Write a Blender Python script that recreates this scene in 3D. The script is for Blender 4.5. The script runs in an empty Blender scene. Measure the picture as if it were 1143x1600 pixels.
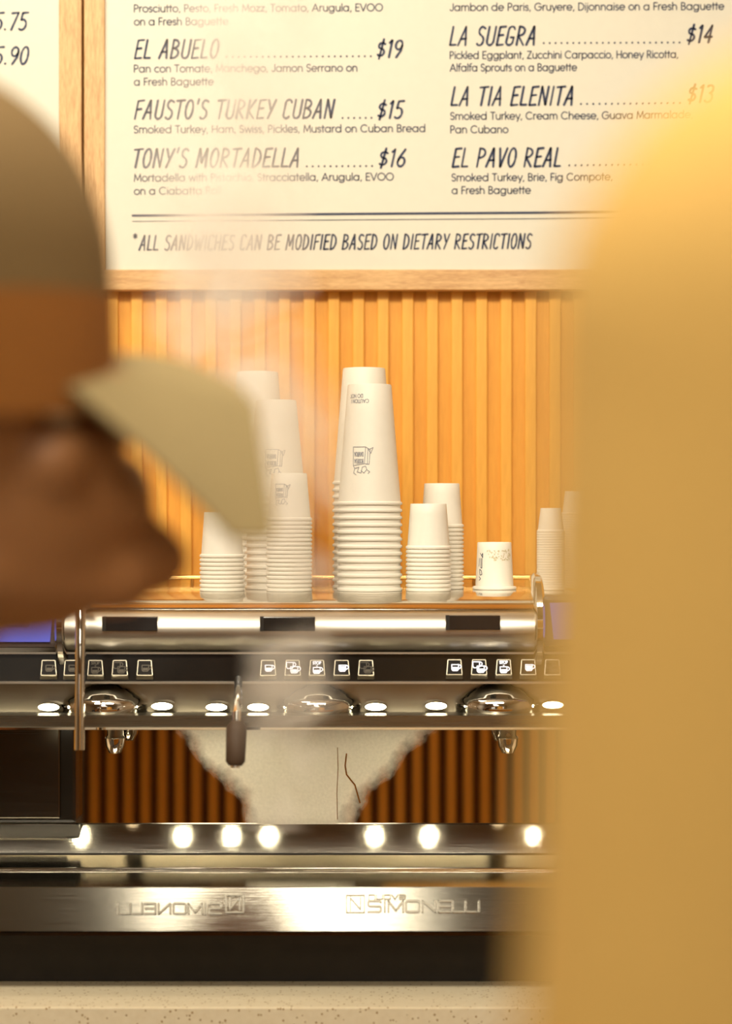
import bpy, bmesh, math, random
from mathutils import Vector, Matrix
from math import sin, cos, pi, radians, sqrt

random.seed(7)
SC = bpy.context.scene
COL = SC.collection

# ------------------------------------------------------------------ camera, world, lights, exposure
EYE = 1.5
FPX = 3120.0            # focal length in pixels of the 1143x1600 frame
CX, CY = 571.5, 800.0

cam_d = bpy.data.cameras.new('camera')
cam = bpy.data.objects.new('camera', cam_d)
COL.objects.link(cam)
cam.location = (0, 0, EYE)
cam.rotation_euler = (radians(90), 0, 0)
cam_d.sensor_fit = 'VERTICAL'
cam_d.sensor_height = 36.0
cam_d.sensor_width = 36.0
cam_d.lens = 36.0 * FPX / 1600.0
cam_d.clip_start = 0.02
cam_d.dof.use_dof = True
cam_d.dof.focus_distance = 2.72
cam_d.dof.aperture_fstop = (cam_d.lens / 1000.0) / 0.024
SC.camera = cam

world = bpy.data.worlds.new('world')
SC.world = world
world.use_nodes = True
bg = world.node_tree.nodes['Background']
bg.inputs['Color'].default_value = (1.0, 0.86, 0.66, 1)
bg.inputs['Strength'].default_value = 0.25

SC.view_settings.view_transform = 'Standard'
SC.view_settings.look = 'None'
SC.view_settings.gamma = 1.0
SC.view_settings.use_curve_mapping = False
SC.view_settings.exposure = -0.13

WARM = (1.0, 0.89, 0.70)

def area(name, loc, target, sx, sy, power, color=WARM, spread=None):
    d = bpy.data.lights.new(name, 'AREA')
    d.shape = 'RECTANGLE'
    d.size, d.size_y = sx, sy
    d.energy = power
    d.color = color
    if spread: d.spread = radians(spread)
    o = bpy.data.objects.new(name, d)
    COL.objects.link(o)
    o.location = loc
    o.rotation_euler = (Vector(target) - Vector(loc)).to_track_quat('-Z', 'Y').to_euler()
    return o

area('ceiling_lamp_light', (-0.25, 1.05, 2.90), (-0.20, 3.0, 1.45), 1.8, 0.35, 66)
area('track_light', (-0.75, 2.30, 2.90), (-0.15, 3.05, 1.6), 0.5, 0.25, 8)
area('room_lamp_light', (-0.3, -1.1, 2.92), (-0.2, 0.4, 0.9), 0.8, 0.5, 12)
area('pendant_light', (-0.13, 0.02, 2.12), (-0.13, 2.5, 1.05), 0.62, 0.20, 0.8)
area('customer_fill_light', (-0.32, 0.02, 2.90), (0.12, 0.48, 1.45), 0.35, 0.35, 22)  # unseen fill added to brighten the mustard top

# ------------------------------------------------------------------ helpers
def P(px, py, d):
    """Point at depth d (metres in front of the lens) seen at a photo pixel."""
    return Vector(((px - CX) / FPX * d, d, EYE - (py - CY) / FPX * d))
def X(px, d): return (px - CX) / FPX * d
def Z(py, d): return EYE - (py - CY) / FPX * d

ORG = {}
def obj(name, bm, mat, parent=None, smooth=False, origin=None):
    """Link a bmesh authored in world coordinates as one mesh object."""
    if parent is not None:
        org = ORG[parent.name]
    else:
        if origin is None:
            xs = [v.co.x for v in bm.verts]; ys = [v.co.y for v in bm.verts]; zs = [v.co.z for v in bm.verts]
            origin = Vector(((min(xs)+max(xs))/2, (min(ys)+max(ys))/2, min(zs)))
        org = Vector(origin)
    bmesh.ops.translate(bm, verts=bm.verts, vec=-org)
    me = bpy.data.meshes.new(name)
    bm.to_mesh(me); bm.free()
    if mat: me.materials.append(mat)
    if smooth:
        for p in me.polygons: p.use_smooth = True
        me.set_sharp_from_angle(angle=radians(40))
    o = bpy.data.objects.new(name, me)
    COL.objects.link(o)
    if parent is not None: o.parent = parent
    else: o.location = org
    ORG[o.name] = org
    return o

def thing(name, label, cat, loc, group=None):
    o = bpy.data.objects.new(name, None)
    COL.objects.link(o)
    o.empty_display_size = 0.05
    o.location = loc
    ORG[o.name] = Vector(loc)
    return tag(o, label, cat, group)

def tag(o, label, cat, group=None, kind=None):
    o['label'] = label; o['category'] = cat
    if group: o['group'] = group
    if kind: o['kind'] = kind
    return o

def struct(o, label=None, cat=None):
    o['kind'] = 'structure'
    if label: o['label'] = label
    if cat: o['category'] = cat
    return o

def box(bm, x0, x1, y0, y1, z0, z1, bev=0.0):
    vs = [bm.verts.new((x, y, z)) for x in (x0, x1) for y in (y0, y1) for z in (z0, z1)]
    F = [(0,1,3,2), (4,6,7,5), (0,4,5,1), (2,3,7,6), (0,2,6,4), (1,5,7,3)]
    fs = [bm.faces.new([vs[i] for i in f]) for f in F]
    bm.normal_update()
    if bev > 0:
        es = list({e for f in fs for e in f.edges})
        bmesh.ops.bevel(bm, geom=es, offset=bev, segments=2, affect='EDGES', profile=0.6)
    return bm
def boxm(*a, **k): return box(bmesh.new(), *a, **k)

def prism_x(pts, x0, x1, bm=None):
    """Closed (y, z) profile swept along X."""
    bm = bm or bmesh.new()
    a = [bm.verts.new((x0, y, z)) for y, z in pts]
    b = [bm.verts.new((x1, y, z)) for y, z in pts]
    n = len(pts)
    for i in range(n):
        bm.faces.new((a[i], a[(i+1) % n], b[(i+1) % n], b[i]))
    bm.faces.new(a[::-1]); bm.faces.new(b)
    bmesh.ops.recalc_face_normals(bm, faces=bm.faces)
    return bm

def lathe(profile, c=(0, 0, 0), n=32, bm=None, axis=None, closed=False):
    bm = bm or bmesh.new()
    c = Vector(c)
    rot = Matrix.Identity(3)
    if axis is not None: rot = Vector((0, 0, 1)).rotation_difference(Vector(axis)).to_matrix()
    rings = []
    for r, z in profile:
        if r < 1e-6: rings.append([bm.verts.new(c + rot @ Vector((0, 0, z)))])
        else: rings.append([bm.verts.new(c + rot @ Vector((r*cos(2*pi*k/n), r*sin(2*pi*k/n), z))) for k in range(n)])
    pairs = list(zip(rings, rings[1:]))
    if closed: pairs.append((rings[-1], rings[0]))
    for A_, B_ in pairs:
        for k in range(n):
            k2 = (k+1) % n
            if len(A_) == 1 and len(B_) == 1: break
            if len(A_) == 1: bm.faces.new((A_[0], B_[k], B_[k2]))
            elif len(B_) == 1: bm.faces.new((A_[k], A_[k2], B_[0]))
            else: bm.faces.new((A_[k], A_[k2], B_[k2], B_[k]))
    bmesh.ops.recalc_face_normals(bm, faces=bm.faces)
    return bm

def tube(pts, r, n=14, bm=None):
    bm = bm or bmesh.new()
    pts = [Vector(p) for p in pts]
    rs = r if isinstance(r, (list, tuple)) else [r]*len(pts)
    prev = None; ring0 = None
    for i, p in enumerate(pts):
        t = (pts[min(i+1, len(pts)-1)] - pts[max(i-1, 0)]).normalized()
        if prev is None:
            a = t.orthogonal().normalized()
        else:
            a = (prev - t*prev.dot(t)).normalized()
        prev = a
        b = t.cross(a)
        ring = [bm.verts.new(p + rs[i]*(a*cos(2*pi*k/n) + b*sin(2*pi*k/n))) for k in range(n)]
        if ring0 is not None:
            for k in range(n): bm.faces.new((ring0[k], ring0[(k+1) % n], ring[(k+1) % n], ring[k]))
        else: bm.faces.new(ring[::-1])
        ring0 = ring
    bm.faces.new(ring0)
    bmesh.ops.recalc_face_normals(bm, faces=bm.faces)
    return bm

# ------------------------------------------------------------------ materials
def new_mat(name):
    m = bpy.data.materials.new(name)
    m.use_nodes = True
    nt = m.node_tree
    return m, nt, nt.nodes['Principled BSDF']

def srgb(r, g, b):
    f = lambda c: (c/255/12.92) if c/255 <= .04045 else ((c/255+.055)/1.055)**2.4
    return (f(r), f(g), f(b), 1)

def plain(name, col, rough=0.5, metal=0.0, noise=0.06, scale=30, bump=0.0, stretch=(1,1,1), emit=None, spec=None):
    m, nt, b = new_mat(name)
    tc = nt.nodes.new('ShaderNodeTexCoord')
    mp = nt.nodes.new('ShaderNodeMapping'); mp.inputs['Scale'].default_value = stretch
    nz = nt.nodes.new('ShaderNodeTexNoise'); nz.inputs['Scale'].default_value = scale; nz.inputs['Detail'].default_value = 4
    nt.links.new(tc.outputs['Object'], mp.inputs['Vector']); nt.links.new(mp.outputs['Vector'], nz.inputs['Vector'])
    rp = nt.nodes.new('ShaderNodeValToRGB')
    c = col[:3]
    rp.color_ramp.elements[0].position = .3; rp.color_ramp.elements[1].position = .7
    rp.color_ramp.elements[0].color = tuple(max(0, x*(1-noise)) for x in c) + (1,)
    rp.color_ramp.elements[1].color = tuple(min(1, x*(1+noise)) for x in c) + (1,)
    nt.links.new(nz.outputs['Fac'], rp.inputs['Fac'])
    nt.links.new(rp.outputs['Color'], b.inputs['Base Color'])
    b.inputs['Roughness'].default_value = rough
    b.inputs['Metallic'].default_value = metal
    if spec is not None: b.inputs['Specular IOR Level'].default_value = spec
    if bump:
        bp = nt.nodes.new('ShaderNodeBump'); bp.inputs['Strength'].default_value = bump; bp.inputs['Distance'].default_value = .002
        nt.links.new(nz.outputs['Fac'], bp.inputs['Height']); nt.links.new(bp.outputs['Normal'], b.inputs['Normal'])
    if emit:
        b.inputs['Emission Color'].default_value = emit[0]; b.inputs['Emission Strength'].default_value = emit[1]
    return m

def wood(name, c0, c1, rough, stretch, scale=9, bump=.15):
    m, nt, b = new_mat(name)
    tc = nt.nodes.new('ShaderNodeTexCoord')
    mp = nt.nodes.new('ShaderNodeMapping'); mp.inputs['Scale'].default_value = stretch
    n1 = nt.nodes.new('ShaderNodeTexNoise'); n1.inputs['Scale'].default_value = scale; n1.inputs['Detail'].default_value = 6
    n1.inputs['Roughness'].default_value = .65; n1.inputs['Distortion'].default_value = .6
    n2 = nt.nodes.new('ShaderNodeTexNoise'); n2.inputs['Scale'].default_value = scale*7; n2.inputs['Detail'].default_value = 3
    nt.links.new(tc.outputs['Object'], mp.inputs['Vector'])
    for n in (n1, n2): nt.links.new(mp.outputs['Vector'], n.inputs['Vector'])
    ad = nt.nodes.new('ShaderNodeMath'); ad.operation = 'MULTIPLY_ADD'; ad.inputs[1].default_value = .45
    sb = nt.nodes.new('ShaderNodeMath'); sb.operation = 'MULTIPLY'; sb.inputs[1].default_value = .55
    nt.links.new(n1.outputs['Fac'], sb.inputs[0])
    nt.links.new(n2.outputs['Fac'], ad.inputs[0]); nt.links.new(sb.outputs[0], ad.inputs[2])
    rp = nt.nodes.new('ShaderNodeValToRGB')
    rp.color_ramp.elements[0].position = .38; rp.color_ramp.elements[1].position = .62
    rp.color_ramp.elements[0].color = c0; rp.color_ramp.elements[1].color = c1
    nt.links.new(ad.outputs[0], rp.inputs['Fac']); nt.links.new(rp.outputs['Color'], b.inputs['Base Color'])
    b.inputs['Roughness'].default_value = rough
    bp = nt.nodes.new('ShaderNodeBump'); bp.inputs['Strength'].default_value = bump; bp.inputs['Distance'].default_value = .001
    nt.links.new(ad.outputs[0], bp.inputs['Height']); nt.links.new(bp.outputs['Normal'], b.inputs['Normal'])
    return m

def brushed(name, col, rough, aniso_stretch=(2, 60, 220), var=.12):
    """Steel with fine streaks along X."""
    m, nt, b = new_mat(name)
    tc = nt.nodes.new('ShaderNodeTexCoord')
    mp = nt.nodes.new('ShaderNodeMapping'); mp.inputs['Scale'].default_value = aniso_stretch
    nz = nt.nodes.new('ShaderNodeTexNoise'); nz.inputs['Scale'].default_value = 6; nz.inputs['Detail'].default_value = 5
    nt.links.new(tc.outputs['Object'], mp.inputs['Vector']); nt.links.new(mp.outputs['Vector'], nz.inputs['Vector'])
    mr = nt.nodes.new('ShaderNodeMapRange')
    mr.inputs['To Min'].default_value = max(.02, rough-var); mr.inputs['To Max'].default_value = rough+var
    nt.links.new(nz.outputs['Fac'], mr.inputs['Value']); nt.links.new(mr.outputs['Result'], b.inputs['Roughness'])
    b.inputs['Base Color'].default_value = col; b.inputs['Metallic'].default_value = 1
    bp = nt.nodes.new('ShaderNodeBump'); bp.inputs['Strength'].default_value = .06; bp.inputs['Distance'].default_value = .0006
    nt.links.new(nz.outputs['Fac'], bp.inputs['Height']); nt.links.new(bp.outputs['Normal'], b.inputs['Normal'])
    return m

M = {}
M['slat'] = wood('orange_slat_wood', (.80, .39, .052, 1), (.90, .46, .068, 1), .5, (6, 6, .5))
M['slat_back'] = wood('orange_backing_wood', (.73, .325, .036, 1), (.81, .38, .046, 1), .55, (6, 6, .5))
M['oak_h'] = wood('oak_rail', (.50, .27, .10, 1), (.74, .47, .21, 1), .5, (1.2, 9, 14))
M['oak_v'] = wood('oak_post', (.50, .27, .10, 1), (.74, .47, .21, 1), .5, (14, 9, 1.2))
M['paper'] = plain('cream_menu_panel', (.71, .69, .595), .7, noise=.012, scale=60)
M['ink'] = plain('navy_ink', (.010, .022, .075), .6, noise=.1)
M['ink_grey'] = plain('grey_print', (.28, .29, .33), .6, noise=.1)
M['ink_yellow'] = plain('ochre_print', (.55, .47, .25), .6, noise=.1)
M['cup'] = plain('white_paper_cup', (.88, .85, .77), .55, noise=.012, scale=80)
M['steel'] = brushed('brushed_steel', (.66, .63, .56, 1), .40)
M['steel_tray'] = brushed('tray_front_steel', (.46, .44, .38, 1), .10, var=.04)
M['polish'] = brushed('polished_steel', (.70, .67, .60, 1), .09, var=.04)
M['dark_steel'] = brushed('dark_polished_steel', (.12, .11, .09, 1), .22)
M['bar_back'] = plain('dark_bar_backing', (.10, .035, .008), .7)
M['chrome'] = plain('chrome', (.82, .80, .76), .05, 1.0, noise=.02)
M['dark_gloss'] = plain('dark_gloss_panel', (.012, .010, .008), .18, noise=.2)
M['lens'] = plain('black_key_lens', (.010, .008, .007), .55, noise=.1, spec=.15)
M['display'] = plain('black_display_glass', (.022, .018, .017), .10, noise=.1)
M['grip'] = plain('brown_rubber', (.06, .032, .015), .7)
M['rubber'] = plain('black_rubber', (.018, .014, .011), .6, noise=.2)
M['fascia'] = brushed('satin_fascia_steel', (.42, .39, .32, 1), .36)
M['emboss'] = brushed('raised_letter_steel', (.33, .31, .26, 1), .24)
M['key_metal'] = brushed('key_frame_metal', (.46, .42, .33, 1), .42)
M['ledge'] = brushed('ledge_steel', (.30, .28, .22, 1), .30)
M['brass'] = plain('brass_rail_and_lip_reflection', (.80, .52, .20), .22, 1.0, noise=.05)
M['led'] = plain('lit_led_lens', (1, .95, .8), .4, emit=((1, .90, .62, 1), 18))
M['icon'] = plain('backlit_icon', (.9, .9, 1), .5, emit=((.86, .88, 1, 1), 1.0))
M['icon_dim'] = plain('dim_icon', (.10, .085, .06), .6)
M['screen'] = plain('lit_blue_screen', (.02, .02, .08), .25, emit=((.13, .14, .56, 1), 1.0))
M['screen_text'] = plain('screen_dark_text', (.03, .03, .10), .4, emit=((.05, .05, .22, 1), 1.0))
M['mauve'] = plain('dark_mauve_housing', (.10, .075, .065), .35, noise=.1)
M['wallpaint'] = plain('warm_plaster', (.42, .33, .22), .9, noise=.05, scale=8, bump=.1)
M['ceiling'] = plain('ceiling_paint', (.55, .47, .35), .9, noise=.03, scale=6)
M['floor'] = plain('polished_concrete', (.16, .14, .12), .45, noise=.25, scale=4)
M['pane'] = plain('added_glow_pane', (.8, .85, .9), .2, emit=((1, .95, .82, 1), .8))
M['frame_dark'] = plain('added_window_frame', (.05, .04, .035), .5)

def stone():
    m, nt, b = new_mat('speckled_stone')
    tc = nt.nodes.new('ShaderNodeTexCoord')
    v = nt.nodes.new('ShaderNodeTexVoronoi'); v.inputs['Scale'].default_value = 300
    nz = nt.nodes.new('ShaderNodeTexNoise'); nz.inputs['Scale'].default_value = 120; nz.inputs['Detail'].default_value = 5
    for n in (v, nz): nt.links.new(tc.outputs['Object'], n.inputs['Vector'])
    r1 = nt.nodes.new('ShaderNodeValToRGB')
    r1.color_ramp.elements[0].position = .0; r1.color_ramp.elements[0].color = (.70, .60, .42, 1)
    r1.color_ramp.elements[1].position = 1; r1.color_ramp.elements[1].color = (.82, .74, .56, 1)
    nt.links.new(nz.outputs['Fac'], r1.inputs['Fac'])
    sep = nt.nodes.new('ShaderNodeSeparateColor'); nt.links.new(v.outputs['Color'], sep.inputs['Color'])
    gt = nt.nodes.new('ShaderNodeMath'); gt.operation = 'GREATER_THAN'; gt.inputs[1].default_value = .90
    nt.links.new(sep.outputs['Red'], gt.inputs[0])
    lt = nt.nodes.new('ShaderNodeMath'); lt.operation = 'LESS_THAN'; lt.inputs[1].default_value = .42
    nt.links.new(v.outputs['Distance'], lt.inputs[0])
    mu = nt.nodes.new('ShaderNodeMath'); mu.operation = 'MULTIPLY'
    nt.links.new(gt.outputs[0], mu.inputs[0]); nt.links.new(lt.outputs[0], mu.inputs[1])
    mx = nt.nodes.new('ShaderNodeMix'); mx.data_type = 'RGBA'
    nt.links.new(mu.outputs[0], mx.inputs['Factor']); nt.links.new(r1.outputs['Color'], mx.inputs['A'])
    mx.inputs['B'].default_value = (.34, .22, .09, 1)
    nt.links.new(mx.outputs['Result'], b.inputs['Base Color'])
    b.inputs['Roughness'].default_value = .35
    return m
M['stone'] = stone()

def fabric(name, col, scale=420, rough=.9):
    return plain(name, col, rough, noise=.10, scale=scale, bump=.25)

def math_node(nt, op, a, b=None, clamp=False):
    n = nt.nodes.new('ShaderNodeMath'); n.operation = op; n.use_clamp = clamp
    for i, v in enumerate((a, b)):
        if v is None: continue
        if isinstance(v, (int, float)): n.inputs[i].default_value = v
        else: nt.links.new(v, n.inputs[i])
    return n.outputs[0]

def fogged_mirror(cx, cz_top, cz_bot, hw_top, hw_bot):
    """Mirror-polished splash back with a breath of condensation whose outline narrows downwards."""
    m, nt, b = new_mat('fogged_mirror_steel')
    geo = nt.nodes.new('ShaderNodeNewGeometry')
    sx = nt.nodes.new('ShaderNodeSeparateXYZ'); nt.links.new(geo.outputs['Position'], sx.inputs[0])
    nz = nt.nodes.new('ShaderNodeTexNoise'); nz.inputs['Scale'].default_value = 14; nz.inputs['Detail'].default_value = 6
    nz.inputs['Roughness'].default_value = .6
    nt.links.new(geo.outputs['Position'], nz.inputs['Vector'])
    n0 = math_node(nt, 'SUBTRACT', nz.outputs['Fac'], .5)
    t = math_node(nt, 'DIVIDE', math_node(nt, 'SUBTRACT', sx.outputs['Z'], cz_bot), cz_top-cz_bot, True)
    t2 = math_node(nt, 'POWER', t, 1.5)
    hw = math_node(nt, 'MULTIPLY_ADD', t2, hw_top-hw_bot); hw.node.inputs[2].default_value = hw_bot
    dx = math_node(nt, 'ABSOLUTE', math_node(nt, 'SUBTRACT', sx.outputs['X'], cx))
    e = math_node(nt, 'SUBTRACT', hw, dx)
    e = math_node(nt, 'ADD', e, math_node(nt, 'MULTIPLY', n0, .09))
    mask = math_node(nt, 'MULTIPLY', e, 30, True)
    nf = nt.nodes.new('ShaderNodeTexNoise'); nf.inputs['Scale'].default_value = 260; nf.inputs['Detail'].default_value = 3
    nt.links.new(geo.outputs['Position'], nf.inputs['Vector'])
    mask = math_node(nt, 'MULTIPLY', mask, math_node(nt, 'ADD', math_node(nt, 'MULTIPLY', nf.outputs['Fac'], .25), .76), True)
    b.inputs['Base Color'].default_value = (.62, .58, .52, 1)
    b.inputs['Metallic'].default_value = 1
    b.inputs['Roughness'].default_value = .025
    df = nt.nodes.new('ShaderNodeBsdfPrincipled')
    df.inputs['Base Color'].default_value = (.86, .82, .72, 1); df.inputs['Roughness'].default_value = .75
    ms = nt.nodes.new('ShaderNodeMixShader')
    nt.links.new(mask, ms.inputs[0]); nt.links.new(b.outputs[0], ms.inputs[1]); nt.links.new(df.outputs[0], ms.inputs[2])
    nt.links.new(ms.outputs[0], nt.nodes['Material Output'].inputs['Surface'])
    return m

# ------------------------------------------------------------------ room shell
D_WALL = 3.10
RX0, RX1, RY0 = -2.6, 2.2, -2.6
struct(obj('floor', boxm(RX0, RX1, RY0, D_WALL+.1, -.08, 0), M['floor']))
struct(obj('ceiling', boxm(RX0, RX1, RY0, D_WALL+.1, 3.0, 3.08), M['ceiling']))
struct(obj('wall_left', boxm(RX0-.08, RX0, RY0, D_WALL+.1, 0, 3.0), M['wallpaint']))
struct(obj('wall_right', boxm(RX1, RX1+.08, RY0, D_WALL+.1, 0, 3.0), M['wallpaint']))

# wall behind the camera; two unseen glowing windows added for reflections in the chrome
bm = bmesh.new()
wx = [(-1.7, -0.7), (0.5, 1.5)]
zs = (0.9, 2.3)
xe = [RX0, wx[0][0], wx[0][1], wx[1][0], wx[1][1], RX1]
for i in range(5):
    if i in (1, 3):
        box(bm, xe[i], xe[i+1], RY0-.1, RY0, 0, zs[0]); box(bm, xe[i], xe[i+1], RY0-.1, RY0, zs[1], 3.0)
    else: box(bm, xe[i], xe[i+1], RY0-.1, RY0, 0, 3.0)
struct(obj('wall_front', bm, M['wallpaint']))
for i, (a, b_) in enumerate(wx):
    bm = bmesh.new()
    box(bm, a, a+.06, RY0-.09, RY0+.01, *zs); box(bm, b_-.06, b_, RY0-.09, RY0+.01, *zs)
    box(bm, a+.06, b_-.06, RY0-.09, RY0+.01, zs[0], zs[0]+.06); box(bm, a+.06, b_-.06, RY0-.09, RY0+.01, zs[1]-.06, zs[1])
    box(bm, (a+b_)/2-.02, (a+b_)/2+.02, RY0-.08, RY0, zs[0]+.06, zs[1]-.06)
    w = struct(obj('window_%d' % (i+1), bm, M['frame_dark']))
    obj('window_pane', boxm(a+.06, b_-.06, RY0-.06, RY0-.05, zs[0]+.06, zs[1]-.06), M['pane'], w)

# back wall of vertical orange battens
wb = struct(obj('wall_back', boxm(RX0, RX1, D_WALL, D_WALL+.1, 0, 3.0), M['slat_back']),
            'orange timber wall of narrow vertical battens behind the cups', 'wall')
PITCH = 38.4/FPX*D_WALL
SW, SD = PITCH*.48, .0065
x_first = X(204, D_WALL-SD)
def slat_mesh(w, d, z0, z1, name, mat):
    b2 = bmesh.new()
    pts = [(-w/2+.0012, -d), (w/2-.0012, -d), (w/2, -d+.0012), (w/2, 0), (-w/2, 0), (-w/2, -d+.0012)]
    lo = [b2.verts.new((x, y, z0)) for x, y in pts]; hi = [b2.verts.new((x, y, z1)) for x, y in pts]
    for i in range(6): b2.faces.new((lo[i], lo[(i+1) % 6], hi[(i+1) % 6], hi[i]))
    b2.faces.new(lo[::-1]); b2.faces.new(hi)
    bmesh.ops.recalc_face_normals(b2, faces=b2.faces)
    me = bpy.data.meshes.new(name); b2.to_mesh(me); b2.free(); me.materials.append(mat)
    return me
me_slat = slat_mesh(SW, SD, .92, 1.86, 'slat', M['slat'])
for k in range(-16, 26):
    s = bpy.data.objects.new('slat', me_slat); COL.objects.link(s); s.parent = wb
    s.location = Vector((x_first + SW/2 + k*PITCH, D_WALL, 0)) - ORG[wb.name]

# ------------------------------------------------------------------ stroke lettering
def arc(cx, cy, rx, ry, a0, a1, n=None):
    n = n or max(4, int(abs(a1-a0)/18))
    return [(cx+rx*cos(radians(a0+(a1-a0)*i/n)), cy+ry*sin(radians(a0+(a1-a0)*i/n))) for i in range(n+1)]
xh = .70
BODY = {
 'a': (.84, [arc(.37,.35,.33,.35,0,360), [(.70,xh),(.70,0)]]),
 'b': (.82, [[(.08,1.05),(.08,0)], arc(.41,.35,.33,.35,0,360)]),
 'c': (.66, [arc(.37,.35,.33,.35,48,312)]),
 'd': (.84, [arc(.37,.35,.33,.35,0,360), [(.70,1.05),(.70,0)]]),
 'e': (.77, [[(.04,.35)]+arc(.37,.35,.33,.35,0,315)]),
 'f': (.38, [arc(.33,.87,.18,.18,65,180)+[(.15,0)], [(0,.67),(.34,.67)]]),
 'g': (.84, [arc(.37,.35,.33,.35,0,360), [(.70,xh)]+arc(.38,.0,.32,.29,0,-150)]),
 'h': (.72, [[(.08,1.05),(.08,0)], arc(.34,.40,.26,.30,180,0)+[(.60,0)]]),
 'i': (.20, [[(.09,xh),(.09,0)], [(.09,.94),(.09,.96)]]),
 'j': (.22, [[(.11,xh)]+arc(-.02,-.12,.13,.15,0,-80), [(.11,.94),(.11,.96)]]),
 'k': (.58, [[(.08,1.05),(.08,0)], [(.50,xh),(.08,.30)], [(.22,.42),(.54,0)]]),
 'l': (.20, [[(.09,1.05),(.09,0)]]),
 'm': (1.12, [[(.08,xh),(.08,0)], arc(.31,.43,.23,.27,180,0)+[(.54,0)], arc(.77,.43,.23,.27,180,0)+[(1.0,0)]]),
 'n': (.72, [[(.08,xh),(.08,0)], arc(.34,.40,.26,.30,180,0)+[(.60,0)]]),
 'o': (.76, [arc(.37,.35,.33,.35,0,360)]),
 'p': (.82, [[(.08,xh),(.08,-.30)], arc(.41,.35,.33,.35,0,360)]),
 'q': (.84, [arc(.37,.35,.33,.35,0,360), [(.70,xh),(.70,-.3)]]),
 'r': (.42, [[(.08,xh),(.08,0)], arc(.32,.42,.24,.28,180,75)]),
 's': (.50, [[(.40,.60)]+arc(.23,.53,.17,.17,60,250)+arc(.23,.19,.19,.19,80,-140)]),
 't': (.38, [[(.16,.95),(.16,0)], [(0,.67),(.35,.67)]]),
 'u': (.72, [[(.08,xh)]+arc(.34,.30,.26,.30,180,360)+[(.60,xh)], [(.60,xh),(.60,0)]]),
 'v': (.60, [[(.02,xh),(.29,0),(.56,xh)]]),
 'w': (.92, [[(.02,xh),(.24,0),(.45,xh),(.66,0),(.88,xh)]]),
 'x': (.6, [[(.04,xh),(.54,0)], [(.54,xh),(.04,0)]]),
 'y': (.60, [[(.02,xh),(.30,.02)], [(.58,xh),(.20,-.30)]]),
 'z': (.56, [[(.05,.67),(.49,.67),(.04,.03),(.52,.03)]]),
 'A': (.90, [[(.03,0),(.43,1),(.83,0)], [(.17,.33),(.69,.33)]]),
 'B': (.70, [[(.09,.52),(.09,1)]+arc(.30,.76,.24,.24,90,-90)+[(.09,.52),(.09,0)]+arc(.34,.26,.27,.26,-90,90)]),
 'C': (.95, [arc(.50,.5,.45,.5,45,315)]),
 'D': (.84, [[(.09,0),(.09,1)]+arc(.28,.5,.48,.5,90,-90)+[(.09,0)]]),
 'E': (.62, [[(.54,1),(.09,1),(.09,0),(.55,0)], [(.09,.52),(.50,.52)]]),
 'F': (.58, [[(.52,1),(.09,1),(.09,0)], [(.09,.50),(.48,.50)]]),
 'G': (1.02, [arc(.50,.5,.45,.5,45,360)+[(.55,.5)]]),
 'H': (.82, [[(.09,1),(.09,0)], [(.72,1),(.72,0)], [(.09,.5),(.72,.5)]]),
 'I': (.24, [[(.11,1),(.11,0)]]),
 'J': (.56, [[(.45,1)]+arc(.25,.22,.20,.22,0,-170)]),
 'K': (.70, [[(.09,1),(.09,0)], [(.62,1),(.09,.45)], [(.25,.6),(.65,0)]]),
 'L': (.56, [[(.09,1),(.09,0),(.52,0)]]),
 'M': (1.0, [[(.07,0),(.16,1),(.50,.15),(.84,1),(.93,0)]]),
 'N': (.84, [[(.09,0),(.09,1),(.73,0),(.73,1)]]),
 'O': (1.04, [arc(.51,.5,.46,.5,0,360)]),
 'P': (.66, [[(.09,0),(.09,1)]+arc(.32,.73,.25,.27,90,-90)+[(.09,.46)]]),
 'R': (.70, [[(.09,0),(.09,1)]+arc(.32,.74,.25,.26,90,-90)+[(.09,.48)], [(.33,.48),(.62,0)]]),
 'S': (.62, [[(.50,.86)]+arc(.29,.75,.22,.25,50,250)+arc(.29,.26,.24,.26,80,-150)]),
 'T': (.64, [[(.31,1),(.31,0)], [(.02,1),(.60,1)]]),
 'U': (.80, [[(.09,1)]+arc(.40,.31,.31,.31,180,360)+[(.71,1)]]),
 'V': (.82, [[(.02,1),(.40,0),(.78,1)]]),
 'Z': (.70, [[(.07,1),(.61,1),(.05,0),(.65,0)]]),
 ',': (.24, [[(.13,.06),(.07,-.14)]]),
 '.': (.22, [[(.10,.02),(.10,.05)]]),
 ' ': (.34, []),
 '(': (.3, [arc(.35,.5,.28,.65,130,230)]),
}
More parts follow.
